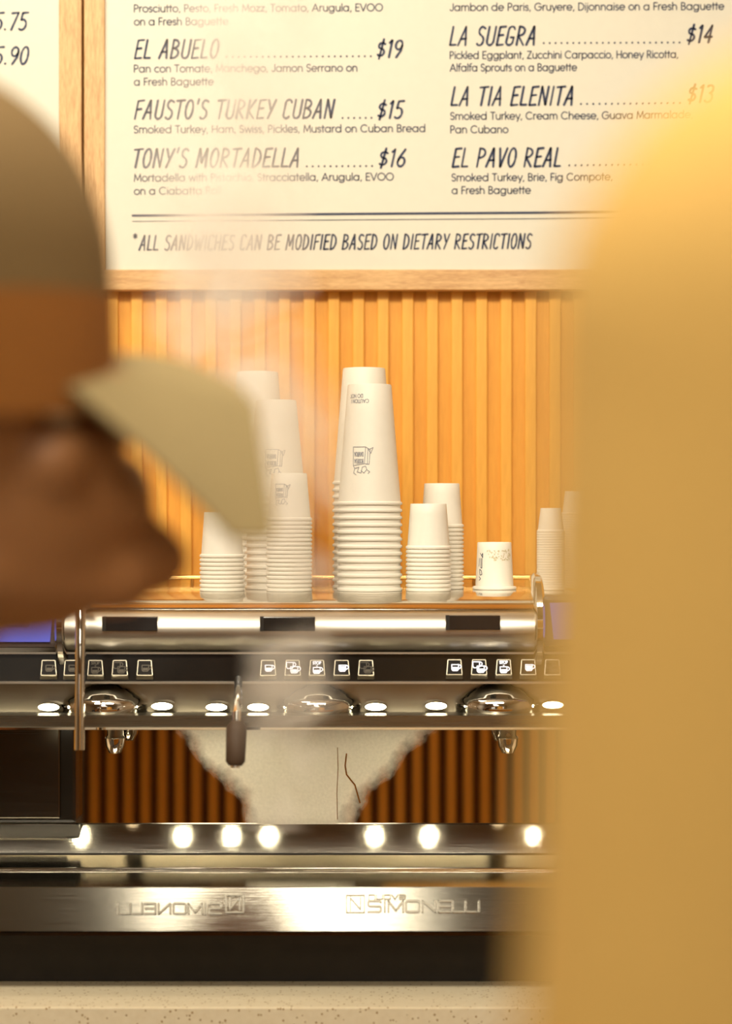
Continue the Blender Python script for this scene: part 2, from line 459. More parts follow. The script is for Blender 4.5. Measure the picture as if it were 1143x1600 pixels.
HEAD = {
 'A': (.46, [[(.0,0),(.24,1),(.36,0)], [(.08,.34),(.34,.36)]]),
 'B': (.44, [[(.04,0),(.05,1)]+arc(.10,.77,.22,.22,85,-85)+[(.07,.54)]+arc(.10,.27,.26,.26,85,-90)+[(.03,.0)]]),
 'C': (.40, [[(.34,.85)]+arc(.20,.80,.15,.20,30,170)+[(.04,.4)]+arc(.18,.20,.15,.20,185,330)]),
 'D': (.44, [[(.05,0),(.05,1)]+arc(.06,.5,.30,.5,88,-88)+[(.03,0)]]),
 'E': (.38, [[(.34,1),(.06,.97),(.04,0),(.34,.03)], [(.05,.52),(.28,.55)]]),
 'F': (.36, [[(.34,1),(.06,.96),(.04,0)], [(.05,.5),(.28,.54)]]),
 'G': (.44, [[(.34,.85)]+arc(.20,.80,.15,.20,30,170)+[(.04,.4)]+arc(.18,.20,.16,.20,185,360)+[(.35,.42),(.20,.42)]]),
 'H': (.44, [[(.05,1),(.04,0)], [(.36,1),(.35,0)], [(.04,.48),(.36,.52)]]),
 'I': (.18, [[(.08,1),(.07,0)]]),
 'K': (.42, [[(.05,1),(.04,0)], [(.34,1),(.05,.42),(.36,0)]]),
 'L': (.36, [[(.05,1),(.04,.02),(.32,.03)]]),
 'M': (.56, [[(.03,0),(.08,1),(.25,.25),(.42,1),(.47,0)]]),
 'N': (.46, [[(.04,0),(.06,1),(.35,.02),(.37,1)]]),
 'O': (.44, [arc(.20,.5,.17,.5,75,435)]),
 'P': (.42, [[(.04,0),(.05,1)]+arc(.10,.74,.24,.25,85,-85)+[(.06,.48)]]),
 'R': (.44, [[(.04,0),(.05,1)]+arc(.10,.75,.23,.24,85,-85)+[(.06,.5),(.36,0)]]),
 'S': (.40, [[(.34,.90)]+arc(.20,.77,.14,.22,45,240)+arc(.17,.25,.16,.26,70,-140)]),
 'T': (.40, [[(.20,.98),(.18,0)], [(.0,.96),(.39,1)]]),
 'U': (.44, [[(.05,1)]+arc(.20,.24,.16,.24,180,360)+[(.37,1)]]),
 'V': (.42, [[(.02,1),(.17,0),(.38,1)]]),
 'W': (.60, [[(.02,1),(.14,0),(.28,.75),(.40,0),(.55,1)]]),
 'Y': (.42, [[(.03,1),(.19,.48)], [(.38,1),(.12,0)]]),
 "'": (.16, [[(.08,1.05),(.05,.80)]]),
 ' ': (.26, []),
 '$': (.46, [[(.36,.78)]+arc(.21,.68,.15,.17,40,240)+arc(.20,.30,.17,.20,75,-140), [(.25,1.06),(.17,-.08)]]),
 '1': (.26, [[(.04,.84),(.15,1),(.13,0)]]),
 '3': (.42, [arc(.17,.76,.16,.23,140,-80)+arc(.16,.27,.19,.27,80,-140)]),
 '4': (.44, [[(.26,0),(.30,1),(.03,.32),(.38,.34)]]),
 '5': (.42, [[(.36,1),(.10,.98),(.07,.58)]+arc(.16,.30,.19,.30,110,-130)]),
 '6': (.42, [[(.30,1),(.08,.5)]+arc(.20,.27,.16,.26,170,530)]),
 '7': (.40, [[(.03,.96),(.36,1),(.13,0)]]),
 '9': (.42, [arc(.20,.72,.16,.26,0,360)+[(.34,.4),(.16,0)]]),
 '0': (.44, [arc(.20,.5,.17,.5,75,435)]),
 '.': (.18, [[(.07,.02),(.07,.05)]]),
 '*': (.4, [[(.2,1),(.2,.6)], [(.04,.9),(.36,.7)], [(.36,.9),(.04,.7)]]),
}
WIDE = {   # squared extended capitals and lower case of the embossed maker's name
 'S': (1.12, [[(1.0,.88),(.88,1),(.15,1),(.04,.88),(.04,.63),(.15,.52),(.9,.52),(1.0,.42),(1.0,.12),(.88,0),(.04,0)]]),
 'I': (.26, [[(.12,1),(.12,0)]]),
 'M': (1.32, [[(.08,0),(.08,1),(.65,.12),(1.2,1),(1.2,0)]]),
 'O': (1.16, [[(.15,1),(.92,1),(1.04,.88),(1.04,.12),(.92,0),(.15,0),(.04,.12),(.04,.88),(.15,1)]]),
 'N': (1.16, [[(.08,0),(.08,1),(1.04,0),(1.04,1)]]),
 'E': (1.02, [[(.96,1),(.08,1),(.08,0),(.96,0)], [(.08,.5),(.9,.5)]]),
 'L': (.92, [[(.08,1),(.08,0),(.86,0)]]),
 'n': (1.1, [[(.06,0),(.06,1)], [(.06,.9),(.2,1),(.82,1),(.96,.88),(.96,0)]]),
 'u': (1.1, [[(.06,1),(.06,.12),(.2,0),(.82,0),(.96,.1)], [(.96,1),(.96,0)]]),
 'o': (1.1, [[(.18,1),(.84,1),(.96,.88),(.96,.12),(.84,0),(.18,0),(.06,.12),(.06,.88),(.18,1)]]),
 'v': (1.05, [[(.03,1),(.5,0),(.97,1)]]),
 'a': (1.1, [[(.1,1),(.84,1),(.96,.88),(.96,0),(.18,0),(.06,.1),(.06,.44),(.18,.55),(.96,.55)]]),
}

def layout(text, font):
    x = 0; out = []
    for ch in text:
        adv, st = font[ch]
        for s in st: out.append([(x+a, b) for a, b in s])
        x += adv + (.07 if font is HEAD else .05)
    return out, x

def ribbon(bm, pts, w, place, h=0.0, taper=False):
    """Flat stroke of width w along 2-D pts; place(u, v, h) gives the 3-D point."""
    pts = [Vector(p) for p in pts]
    cur = [pts[0]]; runs = []
    for i in range(1, len(pts)):
        cur.append(pts[i])
        if i < len(pts)-1:
            a, b = pts[i]-pts[i-1], pts[i+1]-pts[i]
            if a.length > 1e-6 and b.length > 1e-6 and a.normalized().dot(b.normalized()) < .35:
                runs.append(cur); cur = [pts[i]]
    runs.append(cur)
    if len(runs) > 1:
        for q in runs: ribbon(bm, q, w, place, h, taper)
        return
    q = [pts[0]]
    for p in pts[1:]:
        if (p-q[-1]).length > 1e-5: q.append(p)
    if len(q) == 1: q.append(q[0]+Vector((0, w*.3)))
    pts = q
    # round the ends by stretching half a width
    closed = (pts[0]-pts[-1]).length < 1e-4
    L, R = [], []
    n = len(pts)
    for i, p in enumerate(pts):
        a = pts[i-1] if i > 0 else (pts[-2] if closed else None)
        b = pts[i+1] if i < n-1 else (pts[1] if closed else None)
        d1 = (p-a).normalized() if a is not None else None
        d2 = (b-p).normalized() if b is not None else None
        if d1 is None: d1 = d2
        if d2 is None: d2 = d1
        t = d1+d2
        if t.length < 1e-3: t = d1
        t.normalize()
        nrm = Vector((-t.y, t.x))
        k = 1/max(.55, nrm.dot(Vector((-d1.y, d1.x))))
        ww = w/2*k
        if taper: ww *= (.82+.36*abs(sin(3.1*i+p.x*1.7)))
        L.append(p+nrm*ww); R.append(p-nrm*ww)
    if not closed:
        for lst, e, s in ((0, 0, -1), (1, n-1, 1)):
            d = (pts[1]-pts[0]).normalized() if e == 0 else (pts[-1]-pts[-2]).normalized()
            c = pts[e]+d*s*w*.42
            nn = Vector((-d.y, d.x))*w*.26
            if e == 0: L.insert(0, c+nn); R.insert(0, c-nn)
            else: L.append(c+nn); R.append(c-nn)
    vl = [bm.verts.new(place(p.x, p.y, h)) for p in L]; vr = [bm.verts.new(place(p.x, p.y, h)) for p in R]
    for i in range(len(L)-1): bm.faces.new((vr[i], vr[i+1], vl[i+1], vl[i]))
    if h > 0:
        gl = [bm.verts.new(place(p.x, p.y, 0)) for p in L]; gr = [bm.verts.new(place(p.x, p.y, 0)) for p in R]
        for i in range(len(L)-1):
            bm.faces.new((vl[i], vl[i+1], gl[i+1], gl[i])); bm.faces.new((gr[i], gr[i+1], vr[i+1], vr[i]))
        bm.faces.new((vl[0], gl[0], gr[0], vr[0])); bm.faces.new((vr[-1], gr[-1], gl[-1], vl[-1]))

D_MENU = 3.078
SLOPE = -.0045
def menu_text(bm, text, font, x0, x1, yb, cap, w, slant=0.0, taper=False):
    st, tot = layout(text, font)
    us = [p[0]+slant*p[1] for s in st for p in s]
    u0, u1 = min(us), max(us)
    k = (x1-x0-w*cap)/(u1-u0)
    def place(u, v, h):
        px = u; py = yb - v + SLOPE*(px-x0)
        q = P(px, py, D_MENU); q.y -= .0006 + h
        return q
    for s in st:
        ribbon(bm, [(x0+w*cap/2+(a+slant*b-u0)*k, b*cap) for a, b in s], w*cap, place, taper=taper)

def dots(bm, x0, x1, yb, step=9.4, r=1.6):
    n = int(round((x1-x0)/step))
    for i in range(n+1):
        px = x0+(x1-x0)*i/n
        py = yb+SLOPE*(px-x0)
        vs = []
        for k in range(8):
            q = P(px+r*cos(k*pi/4), py+r*sin(k*pi/4), D_MENU); q.y -= .0006; vs.append(bm.verts.new(q))
        bm.faces.new(vs[::-1])

# ------------------------------------------------------------------ menu boards
DF = D_MENU-.009       # face of the frame
ZT = 2.55
def menu_board(name, label, xl, xr, xl_in, xr_in):
    """xl..xr outer edges in pixels; *_in inner edges."""
    zb = Z(453, DF); zbi = Z(421, DF)
    r = thing(name, label, 'menu board', (X((xl+xr)/2, DF), D_WALL-SD, zb))
    obj('panel', boxm(X(xl_in, DF)-.004, X(xr_in, DF)+.004, D_MENU, D_WALL-SD, zbi-.004, ZT-.02), M['paper'], r)
    obj('frame_rail', boxm(X(xl, DF), X(xr, DF), DF, D_WALL-SD, zb, zbi, bev=.0015), M['oak_h'], r)
    obj('frame_post', boxm(X(xl, DF), X(xl_in, DF), DF+.0005, D_WALL-SD, zbi, ZT, bev=.0015), M['oak_v'], r)
    obj('frame_post', boxm(X(xr_in, DF), X(xr, DF), DF+.0005, D_WALL-SD, zbi, ZT, bev=.0015), M['oak_v'], r)
    obj('frame_rail', boxm(X(xl_in, DF), X(xr_in, DF), DF+.0005, D_WALL-SD, ZT-.03, ZT, bev=.0015), M['oak_h'], r)
    return r
mb = menu_board('menu_board', 'big cream sandwich menu board in an oak frame, two columns of navy lettering', 131, 1330, 163, 1298)
lb = menu_board('menu_board', 'cream price board in oak frame at upper left, showing 5.75 and 5.90', -780, 127, -748, 92)

LEFT = [
 ('title', 'EL ABUELO', 209, 343, 91.5, 29, (354, 579, 89), ('$19', 588, 630, 90)),
 ('title', "FAUSTO'S TURKEY CUBAN", 209, 524, 186, 29, (535, 580, 184.5), ('$15', 589, 633, 185)),
 ('title', "TONY'S MORTADELLA", 209, 467, 262, 29, (479, 581, 260), ('$16', 591, 635, 260.5)),
 ('title', 'LA SUEGRA', 701, 836, 71, 29, (849, 1061, 67.5), ('$14', 1072, 1114, 67)),
 ('title', 'LA TIA ELENITA', 703, 895, 165, 29, (907, 1062, 162.5), ('$13', 1074, 1116, 161)),
 ('title', 'EL PAVO REAL', 705, 876, 261, 29, (889, 1062, 258.5), None),
]
SMALL = [
 ('Prosciutto, Pesto, Fresh Mozz, Tomato, Arugula, EVOO', 209, 598, 19), ('on a Fresh Baguette', 209, 357, 39.5),
 ('Pan con Tomate, Manchego, Jamon Serrano on', 209, 558, 113), ('a Fresh Baguette', 209, 334, 133.5),
 ('Smoked Turkey, Ham, Swiss, Pickles, Mustard on Cuban Bread', 209, 664, 208), ('Mortadella with Pistachio, Stracciatella, Arugula, EVOO', 209, 615, 283.5),
 ('on a Ciabatta Roll', 209, 345, 304), ('Jambon de Paris, Gruyere, Dijonnaise on a Fresh Baguette', 702, 1131, 17),
 ('Pickled Eggplant, Zucchini Carpaccio, Honey Ricotta,', 702, 1059, 92), ('Alfalfa Sprouts on a Baguette', 702, 901, 111.5),
 ('Smoked Turkey, Cream Cheese, Guava Marmalade,', 703, 1082, 187), ('Pan Cubano', 703, 794, 208),
 ('Smoked Turkey, Brie, Fig Compote,', 705, 957, 283), ('a Fresh Baguette', 705, 829, 303),
]
for _, t, x0, x1, yb, cap, dt, pr in LEFT:
    bm = bmesh.new()
    menu_text(bm, t, HEAD, x0, x1, yb, cap, .112, .16, taper=True)
    obj('dish_lettering', bm, M['ink'], mb)
    bm = bmesh.new()
    if pr: menu_text(bm, pr[0], HEAD, pr[1], pr[2], pr[3], 27, .12, .16, taper=True)
    if pr: obj('price_lettering', bm, M['ink'], mb)
    bm = bmesh.new(); dots(bm, *dt)
    obj('leader_dots', bm, M['ink'], mb)
for t, x0, x1, yb in SMALL:
    bm = bmesh.new(); menu_text(bm, t, BODY, x0, x1, yb, 11.2, .145)
    obj('description_lettering', bm, M['ink'], mb)
bm = bmesh.new(); menu_text(bm, 'ALL SANDWICHES CAN BE MODIFIED BASED ON DIETARY RESTRICTIONS', HEAD, 216, 832, 391, 23, .11, .14, taper=True)
obj('footnote_lettering', bm, M['ink'], mb)
bm = bmesh.new(); menu_text(bm, '*', HEAD, 207.5, 215, 385, 20, .10, 0)
obj('footnote_mark', bm, M['ink'], mb)
for y0, y1, w in ((337, 331.5, 3.6), (346, 341, 1.2)):
    bm = bmesh.new()
    def pl(u, v, h):
        q = P(u, v, D_MENU); q.y -= .0006; return q
    ribbon(bm, [(207, y0), (600, (y0+y1)/2-.3), (1135, y1-1)], w, lambda u, v, h: pl(u, v, h))
    obj('rule', bm, M['ink'], mb)
for t, yb in (('5.75', 47), ('5.90', 100.5)):
    bm = bmesh.new(); menu_text(bm, t, HEAD, -10, 46, yb, 27, .115, .16, taper=True)
    obj('price_lettering', bm, M['ink'], lb)

# ------------------------------------------------------------------ back counter
ZC = .90
bc = thing('back_counter', 'pale speckled stone counter under the espresso machine', 'counter', (-.1, 2.75, 0))
obj('worktop', boxm(-1.6, 1.3, 2.419, D_WALL-SD, ZC-.045, ZC, bev=.002), M['stone'], bc)
obj('cabinet', boxm(-1.58, 1.28, 2.47, D_WALL-SD, 0.0, ZC-.045), M['slat_back'], bc)

# ------------------------------------------------------------------ espresso machine
em = thing('espresso_machine', 'long chrome espresso machine with lit push buttons and paper cups on top', 'coffee machine', (X(470, 2.7), 2.72, ZC))
XL, XR = X(-90, 2.6), X(1010, 2.6)
XHL, XHR = X(101, 2.58), X(835, 2.58)
ZS = 1.393
# cup shelf: flat polished top that rolls over towards the front
pts = [(3.02, ZS), (2.662, ZS)]
for i in range(1, 11):
    t = i/10
    pts.append((2.662-.059*t, ZS-.0130*t**2.2))
pts += [(2.602, ZS-.0145), (2.602, ZS-.03), (3.02, ZS-.03)]
obj('cup_shelf', prism_x(pts, XHL-.06, XHR+.06), M['polish'], em, smooth=True)
obj('shelf_lip', prism_x([(2.6015, Z(944.5, 2.6015)), (2.596, Z(949.5, 2.596)), (2.610, Z(952, 2.610)), (2.610, Z(946, 2.610))], XHL, XHR), M['brass'], em)  # brass colour paints the orange wall's reflection onto the steel lip
# cup rail at the back
bm = tube([(XL+.02, 2.975, ZS+.010), (XR-.02, 2.975, ZS+.010)], .0035, 10)
for px in (60, 300, 520, 740, 960): tube([(X(px, 2.975), 2.975, ZS-.01), (X(px, 2.975), 2.975, ZS+.010)], .003, 8, bm)
obj('cup_rail', bm, M['brass'], em, smooth=True)
# hood: bulging brushed cylinder
hp = [(2.645, Z(950, 2.622))]
for (d, py) in ((2.622, 950), (2.600, 953), (2.588, 960), (2.580, 970), (2.577, 981), (2.577, 990), (2.580, 999), (2.587, 1008), (2.597, 1015), (2.606, 1019)):
    hp.append((d, Z(py, d)))
hp += [(2.645, Z(1019, 2.606))]
obj('hood', prism_x(hp, XHL, XHR), M['steel'], em, smooth=True)
# rounded end caps
for s, xx in ((1, XHR), (-1, XHL)):
    cyy, czz = 2.640, Z(975, 2.6)
    bm = bmesh.new()
    R_ = .062
    prof = [(0, .0), (R_, .0), (R_+.004, .003), (R_+.004, .010), (R_, .013), (R_-.006, .014), (0, .016)]
    lathe(prof, (xx, cyy, czz), 40, bm, axis=(s, 0, 0))
    obj('end_cap', bm, M['chrome'], em, smooth=True)
# small black displays
for px0, px1, y0 in ((161, 246, 963.5), (407, 492, 963.5), (697, 781, 961.5)):
    d = 2.5765
    z0, z1 = Z(y0+22.5, d), Z(y0, d)
    bm = boxm(X(px0, d), X(px1, d), d-.0035, d+.012, z0, z1, bev=.0012)
    f = obj('display', bm, M['display'], em)
    obj('display_bezel', boxm(X(px0, d)-.0008, X(px0, d)+.004, d-.0042, d+.008, z0, z1), M['rubber'], f)

# button bar
DB = 2.603
obj('button_bar', prism_x([(DB, Z(1020, DB)), (DB-.004, Z(1066, DB)), (DB+.04, Z(1066, DB)), (DB+.04, Z(1020, DB))], XL, XR), M['dark_gloss'], em)
bm = boxm(XL, XR, DB-.006, DB+.02, Z(1021.5, DB), Z(1018.5, DB)); box(bm, XL, XR, DB-.009, DB+.02, Z(1067.5, DB), Z(1064, DB))
obj('bar_trim', bm, M['steel'], em)

def icon_strokes(kind):
    cup = [[(-7,5),(-7,-4),(-5,-7),(4,-7),(6,-4),(6,5),(-7,5)], arc(6,1,5,4,80,-80)]
    sm = lambda s, ox, oy: [[(a*s+ox, b*s+oy) for a, b in st] for st in cup]
    if kind == 'single': return cup, (-5.5, 0, 4.5, -5.5)
    if kind == 'full': return cup, (-5.5, 3.2, 4.5, -5.5)
    if kind == 'double': return sm(.8, -4, 4)+sm(.85, 3, -3), (-1.7, -3, 6.8, -7.6)
    return sm(.8, 0, -4), (-4.4, -4, 3.6, -8.4)

def button(px, kind, dim=False, ky=0):
    """Trapezoid key: px centre, top face leaning back, wedge below."""
    y0, y1, yb = 1031.5+ky, 1055+ky, 1062+ky
    dt, df, dk = DB-.006, DB-.013, DB-.004
    T = lambda x, y, d: P(px+x, y, d)
    bm = bmesh.new()
    front = [T(-10.5, y0, dt), T(10.5, y0, dt), T(12.5, y1, df), T(-12.5, y1, df)]
    low = [T(-13.5, yb, dk), T(13.5, yb, dk)]
    back = [T(-11.5, y0-1, DB+.004), T(11.5, y0-1, DB+.004), T(14, yb, DB+.004), T(-14, yb, DB+.004)]
    f = [bm.verts.new(v) for v in front]; l = [bm.verts.new(v) for v in low]; b_ = [bm.verts.new(v) for v in back]
    bm.faces.new((f[3], f[2], f[1], f[0]))
    bm.faces.new((l[0], l[1], f[2], f[3]))
    bm.faces.new((f[0], f[1], b_[1], b_[0])); bm.faces.new((f[1], f[2], l[1], b_[2], b_[1]))
    bm.faces.new((b_[0], b_[3], l[0], f[3], f[0])); bm.faces.new((b_[3], b_[2], l[1], l[0])); bm.faces.new(b_)
    bmesh.ops.recalc_face_normals(bm, faces=bm.faces)
    bmesh.ops.bevel(bm, geom=list(bm.edges), offset=.0007, segments=2, affect='EDGES')
    k = obj('button', bm, M['key_metal'], em)
    # dark lens on the top face
    fc = [Vector(v) for v in front]
    n = (fc[1]-fc[0]).cross(fc[3]-fc[0]).normalized()
    if n.y > 0: n = -n
    c = sum(fc, Vector())/4
    bm = bmesh.new()
    inn = [c+(v-c)*.90 for v in fc]
    lo = [bm.verts.new(v+n*.0002) for v in inn]; hi = [bm.verts.new(v+n*.0009) for v in inn]
    for i in range(4): bm.faces.new((lo[i], lo[(i+1) % 4], hi[(i+1) % 4], hi[i]))
    bm.faces.new(hi); bm.faces.new(lo[::-1])
    bmesh.ops.recalc_face_normals(bm, faces=bm.faces)
    obj('button_lens', bm, M['lens'], k)
    # icon
    ux = (fc[1]-fc[0]).normalized(); uy = n.cross(ux); uy = uy if uy.z > 0 else -uy
    s = 1/FPX*DB
    pl = lambda u, v, h: c + ux*(u*s) + uy*(v*s) + n*.0012
    st, fill = icon_strokes(kind)
    if kind == 'single': st = [[(a*.8+1.5, b*.8-.5) for a, b in q] for q in st]; fill = tuple(v*.8+(1.5 if i % 2 == 0 else -.5) for i, v in enumerate(fill))
    if kind == 'full': st = [[(a*.8+1.5, b*.8-.5) for a, b in q] for q in st]; fill = tuple(v*.8+(1.5 if i % 2 == 0 else -.5) for i, v in enumerate(fill))
    bm = bmesh.new()
    for q in st: ribbon(bm, q, 1.4, pl)
    x0, y0_, x1, y1_ = fill
    bm.faces.new([bm.verts.new(pl(a, b, 0)) for a, b in ((x0, y1_), (x1, y1_), (x1, y0_), (x0, y0_))])
    if kind == 'stop':
        ls, tot = layout('STOP', BODY)
        kk = 13/tot
        for q in ls: ribbon(bm, [((a-tot/2)*kk, 5+b*4.4) for a, b in q], 1.1, pl)
        bm.faces.new([bm.verts.new(pl(a, b, 0)) for a, b in ((-1.8, 3), (0, 1.2), (1.8, 3))])
    obj('cup_icon', bm, M['icon_dim' if dim else 'icon'], k)

for px, kind, dim in ((418.5, 'single', 0), (457, 'double', 0), (495, 'stop', 0), (533.5, 'full', 0), (571.5, 'double', 1)): button(px, kind, dim)
for px, kind, dim in ((709.5, 'single', 0), (748, 'double', 0), (786.5, 'stop', 0), (824.5, 'full', 0), (862, 'double', 1)): button(px, kind, dim, -1)
for px, kind, dim in ((76, 'single', 0), (112, 'single', 0), (149, 'stop', 0), (187, 'double', 0), (226, 'single', 0)): button(px, kind, 1)

# fascia with LEDs and the ledge below
DFA = 2.632
obj('fascia', boxm(XL, XR, DFA, DFA+.05, Z(1118, DFA), Z(1062, DFA)), M['fascia'], em)
DL = 2.562
obj('ledge', prism_x([(DFA+.01, Z(1113, DFA)), (DL+.02, Z(1114.5, DL+.02)), (DL, Z(1118, DL)), (DL, Z(1137, DL)), (DL+.003, Z(1140, DL+.003)), (DFA+.05, Z(1138, DFA+.05))], XL, XR), M['ledge'], em, smooth=True)
obj('ledge_trim', boxm(XL, XR, DL-.0025, DL+.002, Z(1140, DL), Z(1136.5, DL)), M['chrome'], em)
def led(px, py, w=15, h=4.4):
    d = 2.600
    c = P(px, py, d); k_ = d/FPX
    def oval(bm, rx, rz, y, n=24): return [bm.verts.new(c+Vector((rx*k_*cos(2*pi*i/n), y, rz*k_*sin(2*pi*i/n)))) for i in range(n)]
    def skin(bm, rings, cap=None):
        for A_, B_ in zip(rings, rings[1:]):
            for i in range(24): bm.faces.new((A_[i], A_[(i+1) % 24], B_[(i+1) % 24], B_[i]))
        if cap is not None:
            v = bm.verts.new(c+Vector((0, cap, 0)))
            for i in range(24): bm.faces.new((rings[-1][i], rings[-1][(i+1) % 24], v))
        bmesh.ops.recalc_face_normals(bm, faces=bm.faces)
    bm = bmesh.new()
    skin(bm, [oval(bm, w+3, h+2.4, .045), oval(bm, w+3, h+2.4, .002), oval(bm, w+1.5, h+1.2, -.001), oval(bm, w, h, .001), oval(bm, w, h, .02)])
    k = obj('led_lamp', bm, M['chrome'], em, smooth=True)
    bm = bmesh.new()
    skin(bm, [oval(bm, w*.98, h*.98, .01), oval(bm, w*.98, h*.98, .0015), oval(bm, w*.7, h*.7, -.0015)], -.0025)
    obj('led_lens', bm, M['led'], k, smooth=True)
for px, py in ((76, 1105), (253, 1103.5), (338, 1105), (403, 1105), (586.5, 1104.5), (681, 1103), (863, 1101.5)): led(px, py)

for k_, px in enumerate((76, 253, 338, 403, 586.5, 681, 863)):  # unseen spots added under the ledge to light the fogged mirror and tray
    d_ = bpy.data.lights.new('ledge_fill_spot', 'SPOT'); d_.energy = .24; d_.color = (1, .90, .62); d_.shadow_soft_size = .007
    d_.spot_size = radians(150); d_.spot_blend = .6
    o_ = bpy.data.objects.new('ledge_fill_spot', d_); COL.objects.link(o_)
    o_.location = (X(px, 2.61), 2.615, Z(1140, 2.60)-.004)
    o_.rotation_euler = Vector((0, .45, -1)).to_track_quat('-Z', 'Y').to_euler()

# chrome group heads
for px, py in ((164, 1113), (497, 1113.5), (777, 1112)):
    d = 2.622
    c = (X(px, d), d+.006, Z(py, d-.03)-.006)
    R_ = .0555
    prof = [(0, 0), (R_-.002, 0), (R_, .003), (R_+.001, .014), (R_-.001, .020), (R_-.003, .0225), (R_-.007, .0245),
            (R_-.012, .0280), (R_-.022, .0345), (R_-.026, .0352), (R_-.036, .0392), (0, .0420)]
    g = obj('group_head', lathe(prof, c, 48), M['chrome'], em, smooth=True)
    # brewing nozzle hanging under the ledge
    if px != 497:
        q = P(px+16, 1160, 2.66)
        obj('group_nozzle', lathe([(0, -.014), (.008, -.014), (.013, -.004), (.014, .006), (.011, .010), (.011, .05), (0, .05)], q, 20), M['chrome'], g, smooth=True)

# mirror splash back with condensation
DM = 2.735
fm = fogged_mirror(X(470, DM), Z(1140, DM), Z(1310, DM), .185, .075)
sb = obj('splash_back', boxm(X(118, DM), XR, DM, DM+.015, Z(1296, DM), Z(1120, DM)), fm, em)
for (pts_, w) in (([(541, 1178), (539, 1196), (541, 1210), (548, 1219), (554, 1226), (558, 1240), (562, 1254)], 2.2), ([(527, 1168), (528, 1200), (526, 1240), (527, 1280)], 1.0)):
    bm = bmesh.new()
    def pl2(u, v, h):
        q = P(u, v, DM); q.y -= .0008; return q
    ribbon(bm, pts_, w, pl2)
    obj('water_trickle', bm, M['polish'], sb)
# dark side pillars either side of the splash back
for x0, x1 in ((XL, X(118, 2.70)), (X(905, 2.70), XR)):
    obj('side_pillar', boxm(x0, x1, 2.70, DM+.02, Z(1284, 2.71), Z(1112, 2.70), bev=.004), M['dark_gloss'], em)
    obj('pillar_face', boxm(x0+.03, x1-.02, 2.693, 2.703, Z(1278, 2.70), Z(1130, 2.70), bev=.002), M['dark_steel'], em)

# sloping polished strip, tray ledge, drip tray
obj('sloping_strip', prism_x([(2.733, Z(1288, 2.733)), (2.729, Z(1288, 2.729)), (2.7065, Z(1333, 2.7065)), (2.712, Z(1340, 2.712)), (2.733, Z(1330, 2.733))], XL, XR), M['polish'], em)
bm = boxm(XL, XR, 2.7045, 2.7065, Z(1335.5, 2.705), Z(1333.2, 2.705))
obj('tray_seam', bm, M['rubber'], em)
zt = 1.0365
obj('tray_ledge', boxm(XL, XR, 2.603, 2.701, zt-.012, zt, bev=.0015), M['polish'], em)
obj('drip_tray', boxm(XL, XR, 2.487, 2.602, zt-.016, zt-.0035, bev=.001), M['polish'], em)
# tray front, leaning back, with the maker's name pressed into it
ft, fb = P(0, 1387, 2.487), P(0, 1455, 2.470)
obj('tray_front', prism_x([(ft.y, ft.z), (fb.y, fb.z), (fb.y+.004, fb.z-.003), (2.56, fb.z-.003), (2.56, ft.z)], XL, XR), M['steel_tray'], em)
tf = [o for o in COL.objects if o.name.startswith('tray_front')][0]
obj('tray_lip', boxm(XL, XR, 2.468, 2.475, fb.z-.005, fb.z-.001), M['dark_steel'], em)
fn = Vector((0, -(ft.z-fb.z), (ft.y-fb.y)*-1)).normalized()
fn = Vector((0, -(ft.z-fb.z), (ft.y-fb.y))).normalized()
def on_front(u, v, h):
    t = (v-1387)/(1455-1387)
    d = ft.y+(fb.y-ft.y)*t
    return P(u, v, d) + fn*h
def emboss(text, font, x0, x1, ytop, ybot, w, mirror=False, name='embossed_lettering'):
    st, tot = layout(text, font)
    us = [p[0] for s in st for p in s]
    u0, u1 = min(us), max(us)
    bm = bmesh.new()
    for s in st:
        q = []
        for a, b in s:
            t = (a-u0)/(u1-u0)
            if mirror: t = 1-t
            q.append((x0+(x1-x0)*t, ybot-(ybot-ytop)*b))
        ribbon(bm, q, w, on_front, h=.0034)
    bmesh.ops.recalc_face_normals(bm, faces=bm.faces)
    return obj(name, bm, M['emboss'], tf)
emboss('SIMONELLI', WIDE, 575, 748, 1408, 1425, 3.4)
emboss('nuova', WIDE, 576, 633, 1398.5, 1405, 1.9)
def maker_badge(x0, x1, mirror):
    bm = bmesh.new()
    fx = (lambda a: x0+(x1-x0)*((1-a) if mirror else a))
    for s in ([(0,0),(1,0),(1,1),(0,1),(0,0)], [(.22,.15),(.22,.85),(.78,.18),(.78,.85)]):
        ribbon(bm, [(fx(a), 1426-27*b) for a, b in s], 2.4, on_front, h=.0034)
    bmesh.ops.recalc_face_normals(bm, faces=bm.faces)
    obj('embossed_badge', bm, M['emboss'], tf)
maker_badge(541, 569, False)
lm = emboss('SIMONELLI', WIDE, 184, 345, 1412, 1428, 3.2, mirror=True)
lm['label'] = 'reversed raised lettering'
maker_badge(353, 380, True)

# underside, feet
obj('under_machine_shade', boxm(XL+.02, XR-.02, 2.552, 2.60, ZC+.0005, fb.z-.004), M['rubber'], em)  # black front added in place of the shadow under the machine
obj('base_pan', boxm(XL+.02, XR-.02, 2.53, 3.0, Z(1468, 2.56), zt-.02), M['rubber'], em)
bm = boxm(XL+.02, XR-.02, 2.60, 3.0, Z(1468, 2.56)-.02, Z(1468, 2.56))
obj('under_tray', bm, M['mauve'], em)
for px in (-20, 330, 640, 900):
    obj('foot', lathe([(0, 0), (.022, 0), (.022, .012), (.014, .02), (.014, .075), (0, .075)], (X(px, 2.8), 2.80, ZC), 20), M['rubber'], em, smooth=True)
# main body behind the hood
obj('body', boxm(XL+.01, XR-.01, 2.752, 3.0, Z(1330, 2.75), ZS-.032), M['steel'], em)

